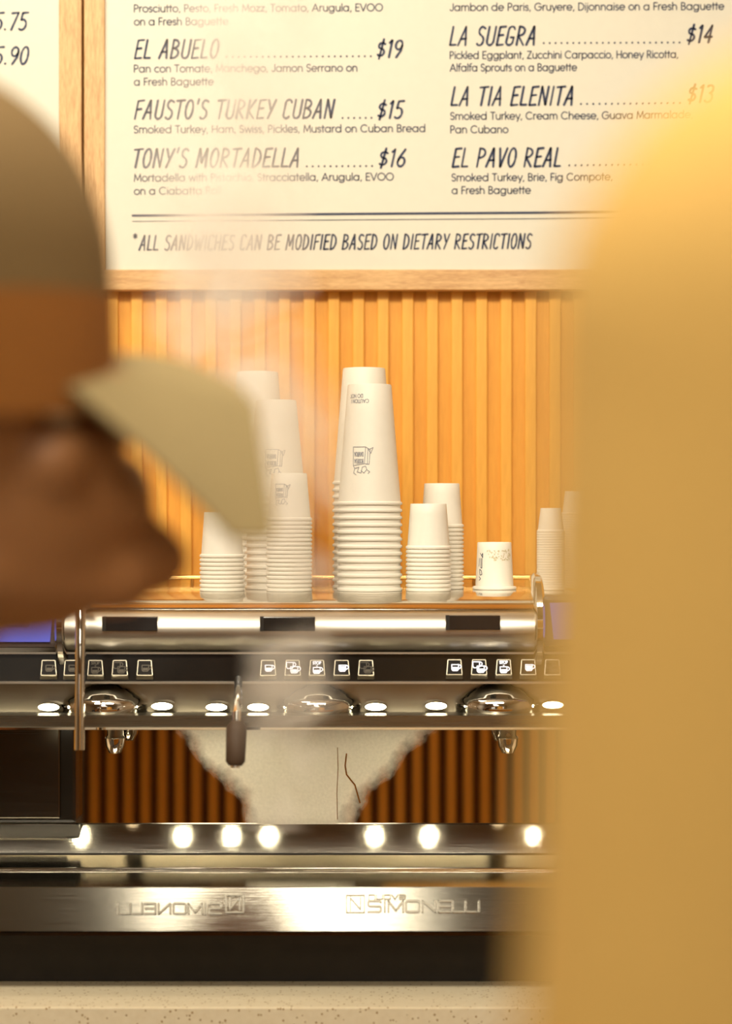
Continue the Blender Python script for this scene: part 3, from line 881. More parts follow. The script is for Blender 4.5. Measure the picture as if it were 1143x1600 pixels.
# touch screens on both ends
def touch_screen(corners, housing, text=None):
    x0, x1, y0, y1 = housing
    d = 2.60
    h = obj('screen_housing', boxm(X(x0, d), X(x1, d), d-.008, d+.04, Z(y1, d), Z(y0, d), bev=.006), M['mauve'], em)
    bm = bmesh.new()
    lo = [bm.verts.new(P(a, b, d-.0085)) for a, b in corners]; hi = [bm.verts.new(P(a, b, d-.0110)) for a, b in corners]
    for i in range(4): bm.faces.new((lo[i], lo[(i+1) % 4], hi[(i+1) % 4], hi[i]))
    bm.faces.new(hi); bm.faces.new(lo)
    bmesh.ops.recalc_face_normals(bm, faces=bm.faces)
    s = obj('touch_display', bm, M['screen'], h)
    if text:
        bm = bmesh.new()
        for (a, b) in text:
            ribbon(bm, [(a, b), (a+7, b)], 10, lambda u, v, h_: P(u, v, d-.0116))
        obj('screen_digits', bm, M['screen_text'], h)
touch_screen([(858, 942), (962, 940), (962, 1000), (864, 999)], (846, 975, 930, 1010))
touch_screen([(-45, 945), (84, 945), (78, 1003), (-45, 1003)], (-62, 92, 932, 1012), [(1, 976), (12, 976), (24, 976), (35, 976)])

# steam wands
bm = tube([P(129, 905, 2.50), P(128, 935, 2.49), P(126, 960, 2.48), P(125, 1060, 2.47), P(124, 1172, 2.46)], .0065, 14)
sw = obj('steam_wand', bm, M['chrome'], em, smooth=True)
obj('wand_joint', lathe([(0, -.014), (.010, -.011), (.014, 0), (.010, .011), (0, .014)], P(128, 938, 2.49), 20), M['chrome'], sw, smooth=True)
bm = tube([P(129, 912, 2.50), P(130, 925, 2.56), P(130, 940, 2.63)], .007, 12)
obj('wand_arm', bm, M['chrome'], sw, smooth=True)
bm = tube([P(372, 1062, 2.60), P(372, 1085, 2.46), P(370, 1115, 2.40), P(367, 1200, 2.385)], .0055, 14)
sw = obj('steam_wand', bm, M['chrome'], em, smooth=True)
bm = tube([P(370, 1128, 2.40), P(369.4, 1136, 2.398), P(367.5, 1190, 2.385), P(367.2, 1196, 2.384)], [.008, .0125, .0115, .008], 16)
obj('rubber_grip', bm, M['grip'], sw, smooth=True)

# ------------------------------------------------------------------ paper cups
def cup_mesh(name, Rr, Rb, h, flange=.0022, n=36):
    t = .0002
    prof = [(Rr-.0022, .0005), (Rr-.0008, 0), (Rr+.0002*0+.0, .0010), (Rr, .0030), (Rr-.0012, .0042)]
    wall0 = Rr-flange
    prof += [(wall0, .0046)]
    for f in (.25, .5, .75, .985): prof.append((wall0+(Rb-wall0)*f, .0046+(h-.0046)*f))
    prof += [(Rb-.0006, h), (Rb-.0022, h), (Rb-.0026, h-.0014), (0, h-.0014), ]
    inner = [(0, h-.0018), (Rb-.0030, h-.0018), (Rb+(wall0-Rb)*.03-t, h*.97+.0046*.03)]
    for f in (.75, .5, .25): inner.append((wall0-t+(Rb-wall0)*f, .0046+(h-.0046)*f))
    inner += [(wall0-t, .0046)]
    bm = lathe(prof+inner, (0, 0, 0), n, closed=True)
    me = bpy.data.meshes.new(name); bm.to_mesh(me); bm.free()
    me.materials.append(M['cup'])
    for p in me.polygons: p.use_smooth = True
    me.set_sharp_from_angle(angle=radians(35))
    return me, wall0, Rb, h
CUPS = {
 'tall':     cup_mesh('tall_paper_cup', .0445, .0297, .163),
 'medium':   cup_mesh('medium_paper_cup', .0430, .0280, .136),
 'short':    cup_mesh('short_paper_cup', .0310, .0238, .064),
 'espresso': cup_mesh('espresso_paper_cup', .0306, .0244, .061),
 'single':   cup_mesh('single_paper_cup', .0303, .0234, .065, flange=.0040),
 'tiny':     cup_mesh('tasting_cup', .0192, .0140, .034, flange=.0016),
}
STEP = {'tall': .0097, 'medium': .0097, 'short': .0056, 'espresso': .0057, 'tiny': .0034, 'single': 1}
ORD = ['topmost', 'second', 'third', 'fourth', 'fifth', 'sixth', 'seventh', 'eighth', 'ninth', 'tenth', 'eleventh', 'twelfth', 'thirteenth',
       'fourteenth', 'fifteenth', 'sixteenth', 'seventeenth', 'eighteenth', 'nineteenth', 'twentieth', 'twenty-first', 'twenty-second', 'twenty-third', 'twenty-fourth', 'twenty-fifth', 'twenty-sixth', 'twenty-seventh', 'twenty-eighth', 'twenty-ninth', 'thirtieth', 'thirty-first']
def stack(kind, px, d, n, desc, group, noun='white paper cup', shown=None):
    me = CUPS[kind][0]
    top = None
    for k in range(n-1, -1, -1):
        o = bpy.data.objects.new({'tall': 'paper_cup', 'medium': 'paper_cup', 'short': 'paper_cup', 'espresso': 'espresso_cup', 'tiny': 'tasting_cup'}[kind], me)
        COL.objects.link(o)
        o.location = (X(px, d), d, ZS+.0002+k*STEP[kind])
        o.rotation_euler = (0, 0, random.uniform(0, 6.28))
        ORG[o.name] = Vector(o.location)
        i = n-1-k
        if i == 0:
            o.rotation_euler = (0, 0, 0); top = o
            lab = 'topmost %s of %s' % (noun, desc)
        elif k == 0: lab = 'bottom cup of %s' % desc
        else: lab = '%s cup from the top of %s' % (ORD[i], desc)
        tag(o, lab, 'cup', group)
    return top

def on_cup(o, kind, ang0=0.0):
    me, w0, rb, h = CUPS[kind]
    def place(u, v, hh):      # u, v in metres on the wall, v = height above the rim
        r = w0+(rb-w0)*max(0, (v-.0046))/(h-.0046)+.0004
        a = -pi/2+ang0+u/r
        return Vector((r*cos(a), r*sin(a), v))
    return place
def cup_print(o, kind, strokes, w, mat, place, name='print'):
    bm = bmesh.new()
    for s in strokes:
        q = [s[0]]
        for a, b in zip(s, s[1:]):
            m_ = max(1, int(math.hypot(b[0]-a[0], b[1]-a[1])/.0022))
            q += [(a[0]+(b[0]-a[0])*i/m_, a[1]+(b[1]-a[1])*i/m_) for i in range(1, m_+1)]
        ribbon(bm, q, w, place)
    org = ORG[o.name]
    bmesh.ops.translate(bm, verts=bm.verts, vec=org)
    return obj(name, bm, mat, o)

def storefront_print(o, kind, cu, cv, s=.001, mat=None):
    """Upside-down drawing of a little box shop front with two lines of letters, s = metres per unit."""
    mat = mat or M['ink_grey']
    st = [[(-17,-17),(-17,15),(6,15),(4,-14),(-17,-17)], [(6,15),(14,10),(12,-15),(4,-14)], [(10,12),(9,-14)],
          [(11,10),(19,14),(15,4),(11,10)], [(-17,-17),(-14,-22),(-6,-20),(-9,-28),(-2,-30),(0,-20)], [(0,-20),(6,-18),(8,-24),(3,-30),(-2,-26)],
          [(8,-24),(13,-28),(10,-31)], [(-14,-22),(-16,-30),(-11,-33)]]
    for t, y in (('DAVITOA', 6), ('BODEGA', -6)):
        ls, tot = layout(t, BODY)
        k = 17/tot
        for q in ls: st.append([(2-a*k, y-b*7) for a, b in q])
    pl = on_cup(o, kind)
    return cup_print(o, kind, [[(cu+a*s, cv+b*s) for a, b in q] for q in st], .00085, mat, pl, 'printed_drawing')

A = stack('tall', 577, 2.710, 13, 'the tall ribbed stack in the middle', 'tall cups in the middle stack', 'tall printed paper cup')
storefront_print(A, 'tall', -.010, .066, .00078)
st = []
for t, y, x1 in (('CAUTION (', .1395, .000), ('DO NOT', .1465, -.008)):
    ls, tot = layout(t.upper() if t != 'x' else t, BODY)
    k = .0042
    for q in ls: st.append([(x1-a*k, y-b*.0046+.0023) for a, b in q])
cup_print(A, 'tall', [[(a-.001, b) for a, b in q] for q in st], .0008, M['ink_grey'], on_cup(A, 'tall'), 'printed_caution')
stack('tall', 568.5, 2.806, 16, 'the stack hidden behind the tall middle stack', 'tall cups behind the middle stack', 'greyish paper cup')
B = stack('short', 451.5, 2.700, 18, 'the short front stack left of the tall stack', 'cups in the short left stack', 'short printed paper cup')
storefront_print(B, 'short', -.009, .040, .00060)
C_ = stack('medium', 431, 2.779, 14, 'the medium stack behind the short left stack', 'cups in the medium left stack', 'medium printed paper cup')
storefront_print(C_, 'medium', .000, .055, .00078)
stack('tall', 402, 2.880, 16, 'the rear left stack against the orange battens', 'cups in the rear left stack', 'yellowish paper cup')
stack('espresso', 347, 2.705, 9, 'the low stack under the cap brim', 'cups under the cap brim', 'small white cup')
stack('espresso', 669, 2.700, 11, 'the short espresso stack right of the tall stack', 'espresso cups in the front stack', 'plain espresso cup')
stack('espresso', 690, 2.777, 16, 'the taller espresso stack behind the short one', 'espresso cups in the rear stack', 'plain white espresso cup')
stack('tiny', 860, 2.735, 24, 'the narrow ridged stack beside the mustard shirt', 'tasting cups by the mustard shirt', 'tiny white cup')
stack('tiny', 898, 2.80, 31, 'the narrow stack partly behind the mustard shirt', 'tasting cups behind the mustard shirt', 'tiny pale cup')
stack('tiny', 76, 2.735, 24, 'the narrow stack left of the brass wand joint', 'tasting cups above the left screen', 'tiny hazy cup')
stack('tiny', 36, 2.80, 31, 'the narrow stack above the left blue screen', 'tasting cups at the left edge', 'tiny hazy cup')

def single_cup(px, d, label):
    o = bpy.data.objects.new('espresso_cup', CUPS['single'][0]); COL.objects.link(o)
    o.location = (X(px, d), d, ZS+.0002); ORG[o.name] = Vector(o.location)
    tag(o, label, 'cup')
    return o
s1 = single_cup(772, 2.76, 'lone upturned cup with a speckled yellow band and navy doodle')
pl = on_cup(s1, 'single')
rnd = random.Random(3)
st = []
for i in range(60):
    u = rnd.uniform(-.010, .026); v = rnd.uniform(.040, .054)
    a = rnd.uniform(0, 3.1); L_ = rnd.uniform(.0006, .002)
    st.append([(u, v), (u+L_*cos(a), v+L_*sin(a)), (u+L_*cos(a+.9)*1.3, v+L_*sin(a+.9)*1.3)])
cup_print(s1, 'single', st, .0006, M['ink_yellow'], pl, 'printed_band')
st = [[(-.024,.050),(-.021,.047),(-.019,.050),(-.019,.044),(-.0215,.047)], [(-.0205,.043),(-.0205,.030),(-.0225,.030),(-.0225,.043)],
      [(-.025,.028),(-.0215,.026),(-.0205,.021),(-.024,.020),(-.0255,.025),(-.025,.028)], [(-.026,.018),(-.023,.015),(-.026,.013)], [(-.026,.043),(-.0265,.032)]]
cup_print(s1, 'single', st, .0009, M['ink'], pl, 'printed_doodle')
single_cup(176, 2.74, 'lone hazy cup left of the low cup stack, below the face')

# ------------------------------------------------------------------ service counter in front of the barista (seen in the mirror)
sc = thing('service_counter', 'fluted orange timber bar mirrored in the polished splash back', 'counter', (.25, .90, 0))
CXL, CXR = -.66, 1.4
obj('bar_top', boxm(CXL, CXR, .76, .995, 1.02, 1.05, bev=.003), M['stone'], sc)
cb = obj('bar_body', boxm(CXL+.02, CXR, .80, .965, 0, 1.02), M['bar_back'], sc)
me_slat2 = slat_mesh(SW*1.05, .024, .08, 1.015, 'bar_slat', M['slat'])
k = 0
while CXL+.05+k*PITCH < CXR-.02:
    s = bpy.data.objects.new('slat', me_slat2); COL.objects.link(s); s.parent = sc
    s.rotation_euler = (0, 0, pi)
    s.location = Vector((CXL+.05+k*PITCH, .965, 0)) - ORG[sc.name]
    k += 1

# ------------------------------------------------------------------ people
def cone_cap(bm, a, b, ra, rb, n=14, sx=None):
    """Tapered capsule between a and b."""
    a, b = Vector(a), Vector(b)
    t = (b-a); L = t.length; t = t.normalized()
    rings = []
    o1 = t.orthogonal().normalized(); o2 = t.cross(o1)
    prof = []
    for i in range(5): prof.append((-ra*cos(i*pi/8), ra*sin(i*pi/8)))
    for i in range(5): prof.append((L+rb*sin(i*pi/8), rb*cos(i*pi/8)))
    prev = None
    for s, r in prof:
        if r < 1e-6: ring = [bm.verts.new(a+t*s)]
        else: ring = [bm.verts.new(a+t*s+(o1*cos(2*pi*k/n)+o2*sin(2*pi*k/n))*r) for k in range(n)]
        if prev:
            for k in range(n):
                k2 = (k+1) % n
                if len(prev) == 1: bm.faces.new((prev[0], ring[k2], ring[k]))
                elif len(ring) == 1: bm.faces.new((prev[k], prev[k2], ring[0]))
                else: bm.faces.new((prev[k], prev[k2], ring[k2], ring[k]))
        prev = ring
def ellipsoid(bm, c, rx, ry, rz, rot=None, n=20, m=12):
    c = Vector(c); rot = rot or Matrix.Identity(3)
    prev = None
    for i in range(m+1):
        th = pi*i/m
        if i in (0, m): ring = [bm.verts.new(c+rot @ Vector((0, 0, rz*cos(th))))]
        else: ring = [bm.verts.new(c+rot @ Vector((rx*sin(th)*cos(2*pi*k/n), ry*sin(th)*sin(2*pi*k/n), rz*cos(th)))) for k in range(n)]
        if prev:
            for k in range(n):
                k2 = (k+1) % n
                if len(prev) == 1: bm.faces.new((prev[0], ring[k], ring[k2]))
                elif len(ring) == 1: bm.faces.new((prev[k], ring[0], prev[k2]))
                else: bm.faces.new((prev[k], ring[k], ring[k2], prev[k2]))
        prev = ring
def fuse(name, bm, mat, parent, voxel=.007, smooth=6):
    """Melt overlapping volumes into one continuous skin."""
    bmesh.ops.recalc_face_normals(bm, faces=bm.faces)
    o = obj(name+'_source', bm, mat, parent)
    r = o.modifiers.new('r', 'REMESH'); r.mode = 'VOXEL'; r.voxel_size = voxel; r.use_smooth_shade = True
    s = o.modifiers.new('s', 'SMOOTH'); s.iterations = smooth; s.factor = .5
    dg = bpy.context.evaluated_depsgraph_get()
    me = bpy.data.meshes.new_from_object(o.evaluated_get(dg))
    me.name = name
    if not me.materials: me.materials.append(mat)
    for p in me.polygons: p.use_smooth = True
    q = bpy.data.objects.new(name, me); COL.objects.link(q); q.parent = parent
    ORG[q.name] = ORG[parent.name]
    bpy.data.objects.remove(o, do_unlink=True)
    return q

def head_shapes(bm, c, Rm, s):
    """Rm columns: forward, left, up."""
    W = lambda f, l, u: Vector(c)+Rm @ (Vector((f, l, u))*s)
    def E(f, l, u, rf, rl, ru): ellipsoid(bm, W(f, l, u), rf*s, rl*s, ru*s, Rm)
    E(-.005, 0, .025, .098, .077, .092)
    E(.030, 0, -.035, .066, .060, .075)
    cone_cap(bm, W(.030, 0, -.070), W(.078, 0, -.100), .040*s, .020*s)
    for g in (-1, 1):
        cone_cap(bm, W(-.005, g*.055, -.040), W(.062, g*.018, -.098), .020*s, .018*s)      # jaw line
        E(.066, g*.038, -.022, .022, .020, .020)                                          # cheek
        E(-.008, g*.078, -.004, .018, .008, .030)                                         # ear
        E(-.004, g*.082, .012, .015, .006, .012)
        cone_cap(bm, W(.089, g*.010, .024), W(.074, g*.050, .022), .011*s, .009*s)          # brow
    cone_cap(bm, W(.094, 0, .012), W(.116, 0, -.026), .008*s, .0125*s)                      # nose
    for g in (-1, 1): cone_cap(bm, W(.106, g*.011, -.030), W(.098, g*.016, -.032), .008*s, .006*s)
    cone_cap(bm, W(.090, -.020, -.058), W(.090, .020, -.058), .008*s, .008*s)
    cone_cap(bm, W(.088, -.018, -.069), W(.088, .018, -.069), .009*s, .009*s)
    cone_cap(bm, W(.082, 0, -.098), W(.084, 0, -.102), .017*s, .015*s)
    return W

def hand_shapes(bm, wrist, direction, palm_n, side, curl=.5, s=1.0):
    """Palm plus five separate, bent fingers."""
    d = Vector(direction).normalized(); n = Vector(palm_n); n = (n-d*n.dot(d)).normalized()
    x = d.cross(n)*side
    w = Vector(wrist)
    for k in range(4):
        off = (-.028+.0185*k)*s
        cone_cap(bm, w+x*off*.6+d*.012*s, w+x*off+d*.082*s, .013*s, .0105*s, 10)
    for k, L in enumerate((.066, .080, .076, .060)):
        off = (-.030+.020*k)*s
        p = w+x*off+d*.084*s
        a = .25*curl
        for seg, (fr, r0, r1) in enumerate(((.45, .0095, .0088), (.32, .0088, .0080), (.23, .0080, .0070))):
            q = p+(d*cos(a)+n*sin(a))*L*fr*s
            cone_cap(bm, p, q, r0*s, r1*s, 10)
            p = q; a += .75*curl
    p = w-x*.024*s+d*.022*s
    q = p+(-x*.6+d*.75+n*.35).normalized()*.042*s
    cone_cap(bm, p, q, .0125*s, .0105*s, 10)
    cone_cap(bm, q, q+(-x*.15+d*.9+n*.4).normalized()*.032*s, .0105*s, .0085*s, 10)

def frame(forward, up):
    f = Vector(forward).normalized(); u = Vector(up); u = (u-f*u.dot(f)).normalized(); l = u.cross(f)
    return Matrix((f, l, u)).transposed()

def person(name, label, J, Rm, hs, mats, hair=None, hand_dirs=None, loc=None, sleeve=.0, short_sleeve=True):
    r = thing(name, label, 'person', loc)
    bm = bmesh.new()
    W = head_shapes(bm, J['head'], Rm, hs)
    cone_cap(bm, W(-.025, 0, -.045), J['neck'], .056*hs, .060)
    def torso(b, g):
        cone_cap(b, J['neck']+Vector((0, 0, -.02)), J['chest'], .075+g, .125+g, 18)
        cone_cap(b, J['chest'], J['waist'], .130+g, .118+g, 18)
        cone_cap(b, J['waist'], J['pelvis'], .118+g, .130+g, 18)
        for sd in 'LR':
            cone_cap(b, J['neck'], J['sh'+sd], .055+g, .058+g, 16)
            cone_cap(b, J['chest'], J['sh'+sd], .105+g, .060+g, 16)
            cone_cap(b, J['pelvis'], J['hip'+sd], .105+g, .098+g, 16)
    torso(bm, 0)
    for sd in 'LR':
        cone_cap(bm, J['sh'+sd], J['el'+sd], .054, .040); cone_cap(bm, J['el'+sd], J['wr'+sd], .041, .027)
        cone_cap(bm, J['hip'+sd], J['kn'+sd], .086, .056); cone_cap(bm, J['kn'+sd], J['an'+sd], .055, .038)
        cone_cap(bm, J['an'+sd]+Vector((0, 0, -.03)), J['toe'+sd], .036, .028)
        hd = hand_dirs[sd]
        hand_shapes(bm, J['wr'+sd], hd[0], hd[1], hd[2])
    fuse('body', bm, mats['skin'], r, .0055, 5)
    for g in (-1, 1):
        e = obj('eye', lathe([(0, -.0115*hs), (.008*hs, -.008*hs), (.0115*hs, 0), (.008*hs, .008*hs), (0, .0115*hs)], W(.0835, g*.031, .002), 16), mats['eye'], r, smooth=True)
    bm = bmesh.new(); torso(bm, .012+sleeve*.4)
    for sd in 'LR':
        if short_sleeve:
            mid = J['sh'+sd].lerp(J['el'+sd], .72)
            cone_cap(bm, J['sh'+sd], mid, .066+sleeve, .060+sleeve, 18)
        else:
            cone_cap(bm, J['sh'+sd], J['el'+sd], .064+sleeve, .058+sleeve, 18); cone_cap(bm, J['el'+sd], J['wr'+sd].lerp(J['el'+sd], .12), .056+sleeve, .042+sleeve*.5, 18)
    fuse('shirt', bm, mats['shirt'], r, .008, 6)
    bm = bmesh.new()
    cone_cap(bm, J['waist'].lerp(J['pelvis'], .6), J['pelvis'], .140, .146, 18)
    for sd in 'LR':
        cone_cap(bm, J['pelvis'], J['hip'+sd], .122, .112, 16)
        cone_cap(bm, J['hip'+sd], J['kn'+sd], .104, .074, 16); cone_cap(bm, J['kn'+sd], J['an'+sd]+Vector((0, 0, .03)), .073, .060, 16)
    fuse('trousers', bm, mats['trousers'], r, .010, 5)
    for sd in 'LR':
        bm = bmesh.new()
        cone_cap(bm, J['an'+sd]+Vector((0, 0, -.02)), J['toe'+sd], .047, .040); cone_cap(bm, J['an'+sd]+Vector((0, 0, -.045)), J['toe'+sd]+Vector((0, 0, -.004)), .046, .040)
        fuse('shoe', bm, mats['shoe'], r, .008, 4)
    return r, W

M['eye'] = plain('eye_white', (.6, .55, .48), .2)
M['shoe'] = plain('black_leather', (.03, .025, .02), .5)
M['trousers'] = fabric('dark_trousers', (.035, .032, .035))
M['skin_a'] = plain('brown_skin', (.30, .135, .050), .55, noise=.06, scale=25)
M['skin_b'] = plain('tan_skin', (.46, .25, .14), .55, noise=.06, scale=25)
M['mustard'] = fabric('mustard_knit', (.90, .565, .16))
M['cap'] = fabric('olive_brown_cap', (.17, .105, .036), 300)
M['cap_band'] = fabric('rust_cap_band', (.27, .10, .012), 300)
M['visor'] = fabric('khaki_visor', (.25, .19, .085), 300)
M['barista_shirt'] = fabric('brown_shirt', (.10, .06, .035))
M['hair'] = plain('dark_hair', (.02, .013, .009), .6, noise=.4, scale=90, stretch=(1, 1, .1), bump=.5)

# --- barista leaning in from the left, facing right
DBA = 1.12
H = P(-118, 732, DBA)
RmB = frame((.88, -.08, .46), (-.46, -.28, .84))
J = {'head': H, 'neck': Vector((-.41, 1.13, 1.44)), 'chest': Vector((-.58, 1.16, 1.31)), 'waist': Vector((-.78, 1.19, 1.13)), 'pelvis': Vector((-.93, 1.21, .98)),
     'shL': Vector((-.50, 1.325, 1.37)), 'shR': Vector((-.52, .975, 1.36)), 'elL': Vector((-.68, 1.46, 1.12)), 'elR': Vector((-.76, .93, 1.15)),
     'wrL': Vector((-.76, 1.45, .90)), 'wrR': Vector((-.76, .90, .92)),
     'hipL': Vector((-.95, 1.31, .93)), 'hipR': Vector((-.95, 1.11, .93)), 'knL': Vector((-.90, 1.32, .50)), 'knR': Vector((-.93, 1.10, .50)),
     'anL': Vector((-.96, 1.33, .10)), 'anR': Vector((-.99, 1.09, .10)), 'toeL': Vector((-.80, 1.35, .042)), 'toeR': Vector((-.83, 1.07, .042))}
hd = {'L': ((.1, 0, -1), (.9, -.3, 0), 1), 'R': ((.1, 0, -1), (1, 0, 0), 1)}
bar, Wb = person('person', 'person in brown olive cap with khaki visor leaning in from the left, facing right', J, RmB, 1.08,
                 {'skin': M['skin_a'], 'shirt': M['barista_shirt'], 'trousers': M['trousers'], 'shoe': M['shoe'], 'eye': M['eye']}, hand_dirs=hd, loc=(-.95, 1.2, 0))
# cap crown
bm = bmesh.new()
cc = P(-130, 430, DBA)
a_, b_ = 302/FPX*DBA, 330/FPX*DBA
tilt = Matrix.Rotation(radians(-4), 3, 'Y')
nseg = 40
prevr = None
for i in range(17):
    th = radians(6+i*(90-6)/16) if i else 0
    rz, rr = b_*cos(th), sin(th)
    ring = [bm.verts.new(cc+tilt @ Vector((a_*max(rr, .002)*cos(2*pi*k/nseg), .092*max(rr, .002)*sin(2*pi*k/nseg)*1.08, rz))) for k in range(nseg)]
    if prevr:
        for k in range(nseg): bm.faces.new((prevr[k], ring[k], ring[(k+1) % nseg], prevr[(k+1) % nseg]))
    else: bm.faces.new(ring)
    prevr = ring
ring = [bm.verts.new(cc+tilt @ Vector((a_*cos(2*pi*k/nseg), .092*1.08*sin(2*pi*k/nseg), -.024))) for k in range(nseg)]
for k in range(nseg): bm.faces.new((prevr[k], ring[k], ring[(k+1) % nseg], prevr[(k+1) % nseg]))
bmesh.ops.recalc_face_normals(bm, faces=bm.faces)
bmesh.ops.solidify(bm, geom=list(bm.faces), thickness=.003)
def cap_ring(bm, z, f, n=nseg):
    return [bm.verts.new(cc+tilt @ Vector((a_*f*cos(2*pi*k/n), .092*1.08*f*sin(2*pi*k/n), z))) for k in range(n)]
bb = bmesh.new()
rs = [cap_ring(bb, z, f) for z, f in ((-.020, 1.008), (-.030, 1.006), (-.050, 1.0), (-.086, .975), (-.086, .93), (-.020, .97))]
for A_, B_ in zip(rs, rs[1:]):
    for k in range(nseg): bb.faces.new((A_[k], B_[k], B_[(k+1) % nseg], A_[(k+1) % nseg]))
bmesh.ops.recalc_face_normals(bb, faces=bb.faces)
band = obj('cap_band', bb, M['cap_band'], bar, smooth=True); band['label'] = 'rust brown cap band'
cap = obj('cap_crown', bm, M['cap'], bar, smooth=True)
cap['label'] = 'olive brown cap crown'
obj('cap_button', lathe([(0, 0), (.007, 0), (.006, .004), (0, .005)], cc+Vector((0, 0, b_-.001)), 16), M['cap'], cap, smooth=True)
# visor: bent peak rolled towards the camera
bm = bmesh.new()
NS, NT = 24, 8
grid = []
def visor_pt(s, t):
    phi = s*radians(38)
    root = Vector((-128+300*cos(phi), 576+26*max(0, -s)-8*max(0, s), DBA+.092*sin(phi)))
    tipx = 400-78*max(0, -s-.80)/.20*min(1, max(0, -s)) + 40*max(0, -s)-30*max(0, s)
    tipy = 632 + (208*min(1, -s*1.22) if s < 0 else -32*s)
    tip = Vector((tipx, tipy, DBA+.072*s))
    q = root.lerp(tip, t)
    q.y += -32*sin(pi*t)*(.3+.7*max(0, s))
    return P(q.x, q.y, q.z)
top = [[bm.verts.new(visor_pt(-1+2*i/NS, j/NT)) for j in range(NT+1)] for i in range(NS+1)]
for i in range(NS):
    for j in range(NT): bm.faces.new((top[i][j], top[i+1][j], top[i+1][j+1], top[i][j+1]))
bmesh.ops.recalc_face_normals(bm, faces=bm.faces)
bmesh.ops.solidify(bm, geom=list(bm.faces), thickness=.003)
vz = obj('cap_visor', bm, M['visor'], bar, smooth=True); vz['label'] = 'khaki cap visor'

# --- customer close to the lens on the right, seen from behind
DCU = .48
sx, sz = .1185, 1.541
J = {'head': Vector((.325, DCU+.02, 1.80)), 'neck': Vector((.32, DCU-.005, 1.63)), 'chest': Vector((.32, DCU, 1.45)), 'waist': Vector((.32, DCU, 1.20)), 'pelvis': Vector((.32, DCU, 1.02)),
     'shL': Vector((sx, DCU, sz)), 'shR': Vector((.514, DCU, sz)), 'elL': Vector((sx-.020, DCU+.0, 1.24)), 'elR': Vector((.54, DCU, 1.24)),
     'wrL': Vector((sx-.030, DCU+.03, .98)), 'wrR': Vector((.55, DCU+.03, .98)),
     'hipL': Vector((.225, DCU, .98)), 'hipR': Vector((.415, DCU, .98)), 'knL': Vector((.22, DCU+.01, .53)), 'knR': Vector((.42, DCU+.01, .53)),
     'anL': Vector((.215, DCU-.02, .10)), 'anR': Vector((.425, DCU-.02, .10)), 'toeL': Vector((.205, DCU+.14, .042)), 'toeR': Vector((.435, DCU+.14, .042))}
hd = {'L': ((0, .1, -1), (1, 0, 0), 1), 'R': ((0, .1, -1), (-1, 0, 0), -1)}
RmC = frame((0, 1, -.05), (0, .05, 1))
cus, Wc = person('person', 'person in mustard yellow top, arm and shoulder filling the right edge', J, RmC, 1.0,
                 {'skin': M['skin_b'], 'shirt': M['mustard'], 'trousers': M['trousers'], 'shoe': M['shoe'], 'eye': M['eye']}, hand_dirs=hd, loc=(.32, DCU, 0), sleeve=.011, short_sleeve=False)
bm = bmesh.new()
for f, l, u, rf, rl, ru in ((-.016, 0, .036, .104, .086, .098), (-.05, 0, -.01, .068, .078, .075), (.02, 0, .085, .075, .070, .045)):
    ellipsoid(bm, Wc(f, l, u), rf, rl, ru, RmC)
fuse('hair', bm, M['hair'], cus, .007, 3)

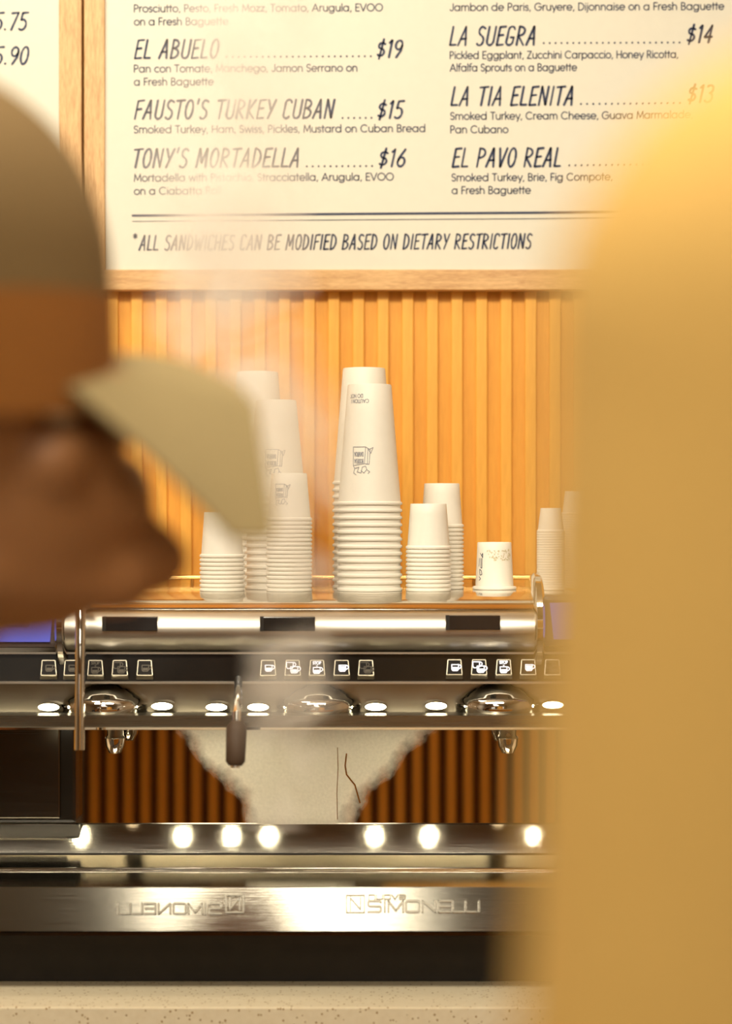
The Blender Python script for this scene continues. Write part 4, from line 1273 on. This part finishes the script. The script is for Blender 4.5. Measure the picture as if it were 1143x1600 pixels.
# ------------------------------------------------------------------ steam
DS = 2.37
PATH = [(1300, 455, 60), (1200, 455, 85), (1110, 465, 125), (1020, 450, 100), (930, 450, 105), (820, 455, 110), (700, 440, 120), (600, 400, 135), (500, 350, 150),
        (400, 335, 165), (280, 335, 180), (170, 350, 175), (60, 390, 160), (-60, 420, 130)]
z_lo, z_hi = Z(1300, DS), Z(-60, DS)
x_lo, x_hi = X(200, DS), X(700, DS)
def steam_mat():
    m = bpy.data.materials.new('white_steam'); m.use_nodes = True
    nt = m.node_tree
    for n in list(nt.nodes):
        if n.type != 'OUTPUT_MATERIAL': nt.nodes.remove(n)
    v = nt.nodes.new('ShaderNodeVolumePrincipled')
    v.inputs['Color'].default_value = (1, .985, .95, 1)
    geo = nt.nodes.new('ShaderNodeNewGeometry')
    sx_ = nt.nodes.new('ShaderNodeSeparateXYZ'); nt.links.new(geo.outputs['Position'], sx_.inputs[0])
    t = math_node(nt, 'DIVIDE', math_node(nt, 'SUBTRACT', sx_.outputs['Z'], z_lo), z_hi-z_lo, True)
    def curve(vals):
        c = nt.nodes.new('ShaderNodeFloatCurve'); cu = c.mapping.curves[0]
        pts_ = sorted(vals)
        cu.points[0].location = pts_[0]; cu.points[1].location = pts_[-1]
        for p in pts_[1:-1]: cu.points.new(*p)
        c.mapping.update()
        nt.links.new(t, c.inputs['Value']); return c.outputs[0]
    tn = lambda y: (Z(y, DS)-z_lo)/(z_hi-z_lo)
    xc = curve([(tn(y), (X(x, DS)-x_lo)/(x_hi-x_lo)) for y, x, r in PATH])
    rc = curve([(tn(y), r/200) for y, x, r in PATH])
    nw = nt.nodes.new('ShaderNodeTexNoise'); nw.inputs['Scale'].default_value = 9; nw.inputs['Detail'].default_value = 3
    nt.links.new(geo.outputs['Position'], nw.inputs['Vector'])
    sep = nt.nodes.new('ShaderNodeSeparateColor'); nt.links.new(nw.outputs['Color'], sep.inputs[0])
    wob = math_node(nt, 'MULTIPLY', math_node(nt, 'SUBTRACT', sep.outputs[0], .5), .13)
    xw = math_node(nt, 'MULTIPLY_ADD', xc, x_hi-x_lo); xw.node.inputs[2].default_value = x_lo
    dx = math_node(nt, 'SUBTRACT', math_node(nt, 'ADD', sx_.outputs['X'], wob), xw)
    dy = math_node(nt, 'MULTIPLY', math_node(nt, 'SUBTRACT', sx_.outputs['Y'], DS), 1.6)
    dist = math_node(nt, 'SQRT', math_node(nt, 'ADD', math_node(nt, 'MULTIPLY', dx, dx), math_node(nt, 'MULTIPLY', dy, dy)))
    rw = math_node(nt, 'MULTIPLY', rc, 200/FPX*DS)
    f = math_node(nt, 'SUBTRACT', 1.0, math_node(nt, 'DIVIDE', dist, rw), True)
    f = math_node(nt, 'POWER', f, 1.2)
    nz = nt.nodes.new('ShaderNodeTexNoise'); nz.inputs['Scale'].default_value = 8; nz.inputs['Detail'].default_value = 5; nz.inputs['Distortion'].default_value = 1.0
    nt.links.new(geo.outputs['Position'], nz.inputs['Vector'])
    mr = nt.nodes.new('ShaderNodeMapRange'); mr.inputs['From Min'].default_value = .38; mr.inputs['From Max'].default_value = .66
    mr.inputs['To Min'].default_value = .1; mr.inputs['To Max'].default_value = STEAM
    nt.links.new(nz.outputs['Fac'], mr.inputs['Value'])
    nt.links.new(math_node(nt, 'MULTIPLY', f, mr.outputs['Result']), v.inputs['Density'])
    nt.links.new(v.outputs[0], nt.nodes['Material Output'].inputs['Volume'])
    return m
STEAM = 30.0
bm = bmesh.new()
prevr = None
for y, x, r in PATH:
    c = P(x, y, DS); R_ = r*1.08/FPX*DS
    ring = [bm.verts.new(c+Vector((R_*1.25*cos(2*pi*k/20), R_*.66*sin(2*pi*k/20), 0))) for k in range(20)]
    if prevr:
        for k in range(20): bm.faces.new((prevr[k], prevr[(k+1) % 20], ring[(k+1) % 20], ring[k]))
    else: bm.faces.new(ring[::-1])
    prevr = ring
bm.faces.new(prevr)
bmesh.ops.recalc_face_normals(bm, faces=bm.faces)
stm = obj('steam_plume', bm, steam_mat())
tag(stm, 'drifting white steam rising from the espresso machine past the cups and menu', 'steam', kind='stuff')
SC.cycles.volume_step_rate = 1.0
SC.cycles.volume_max_steps = 256
SC.cycles.max_bounces = 8
SC.cycles.volume_bounces = 4
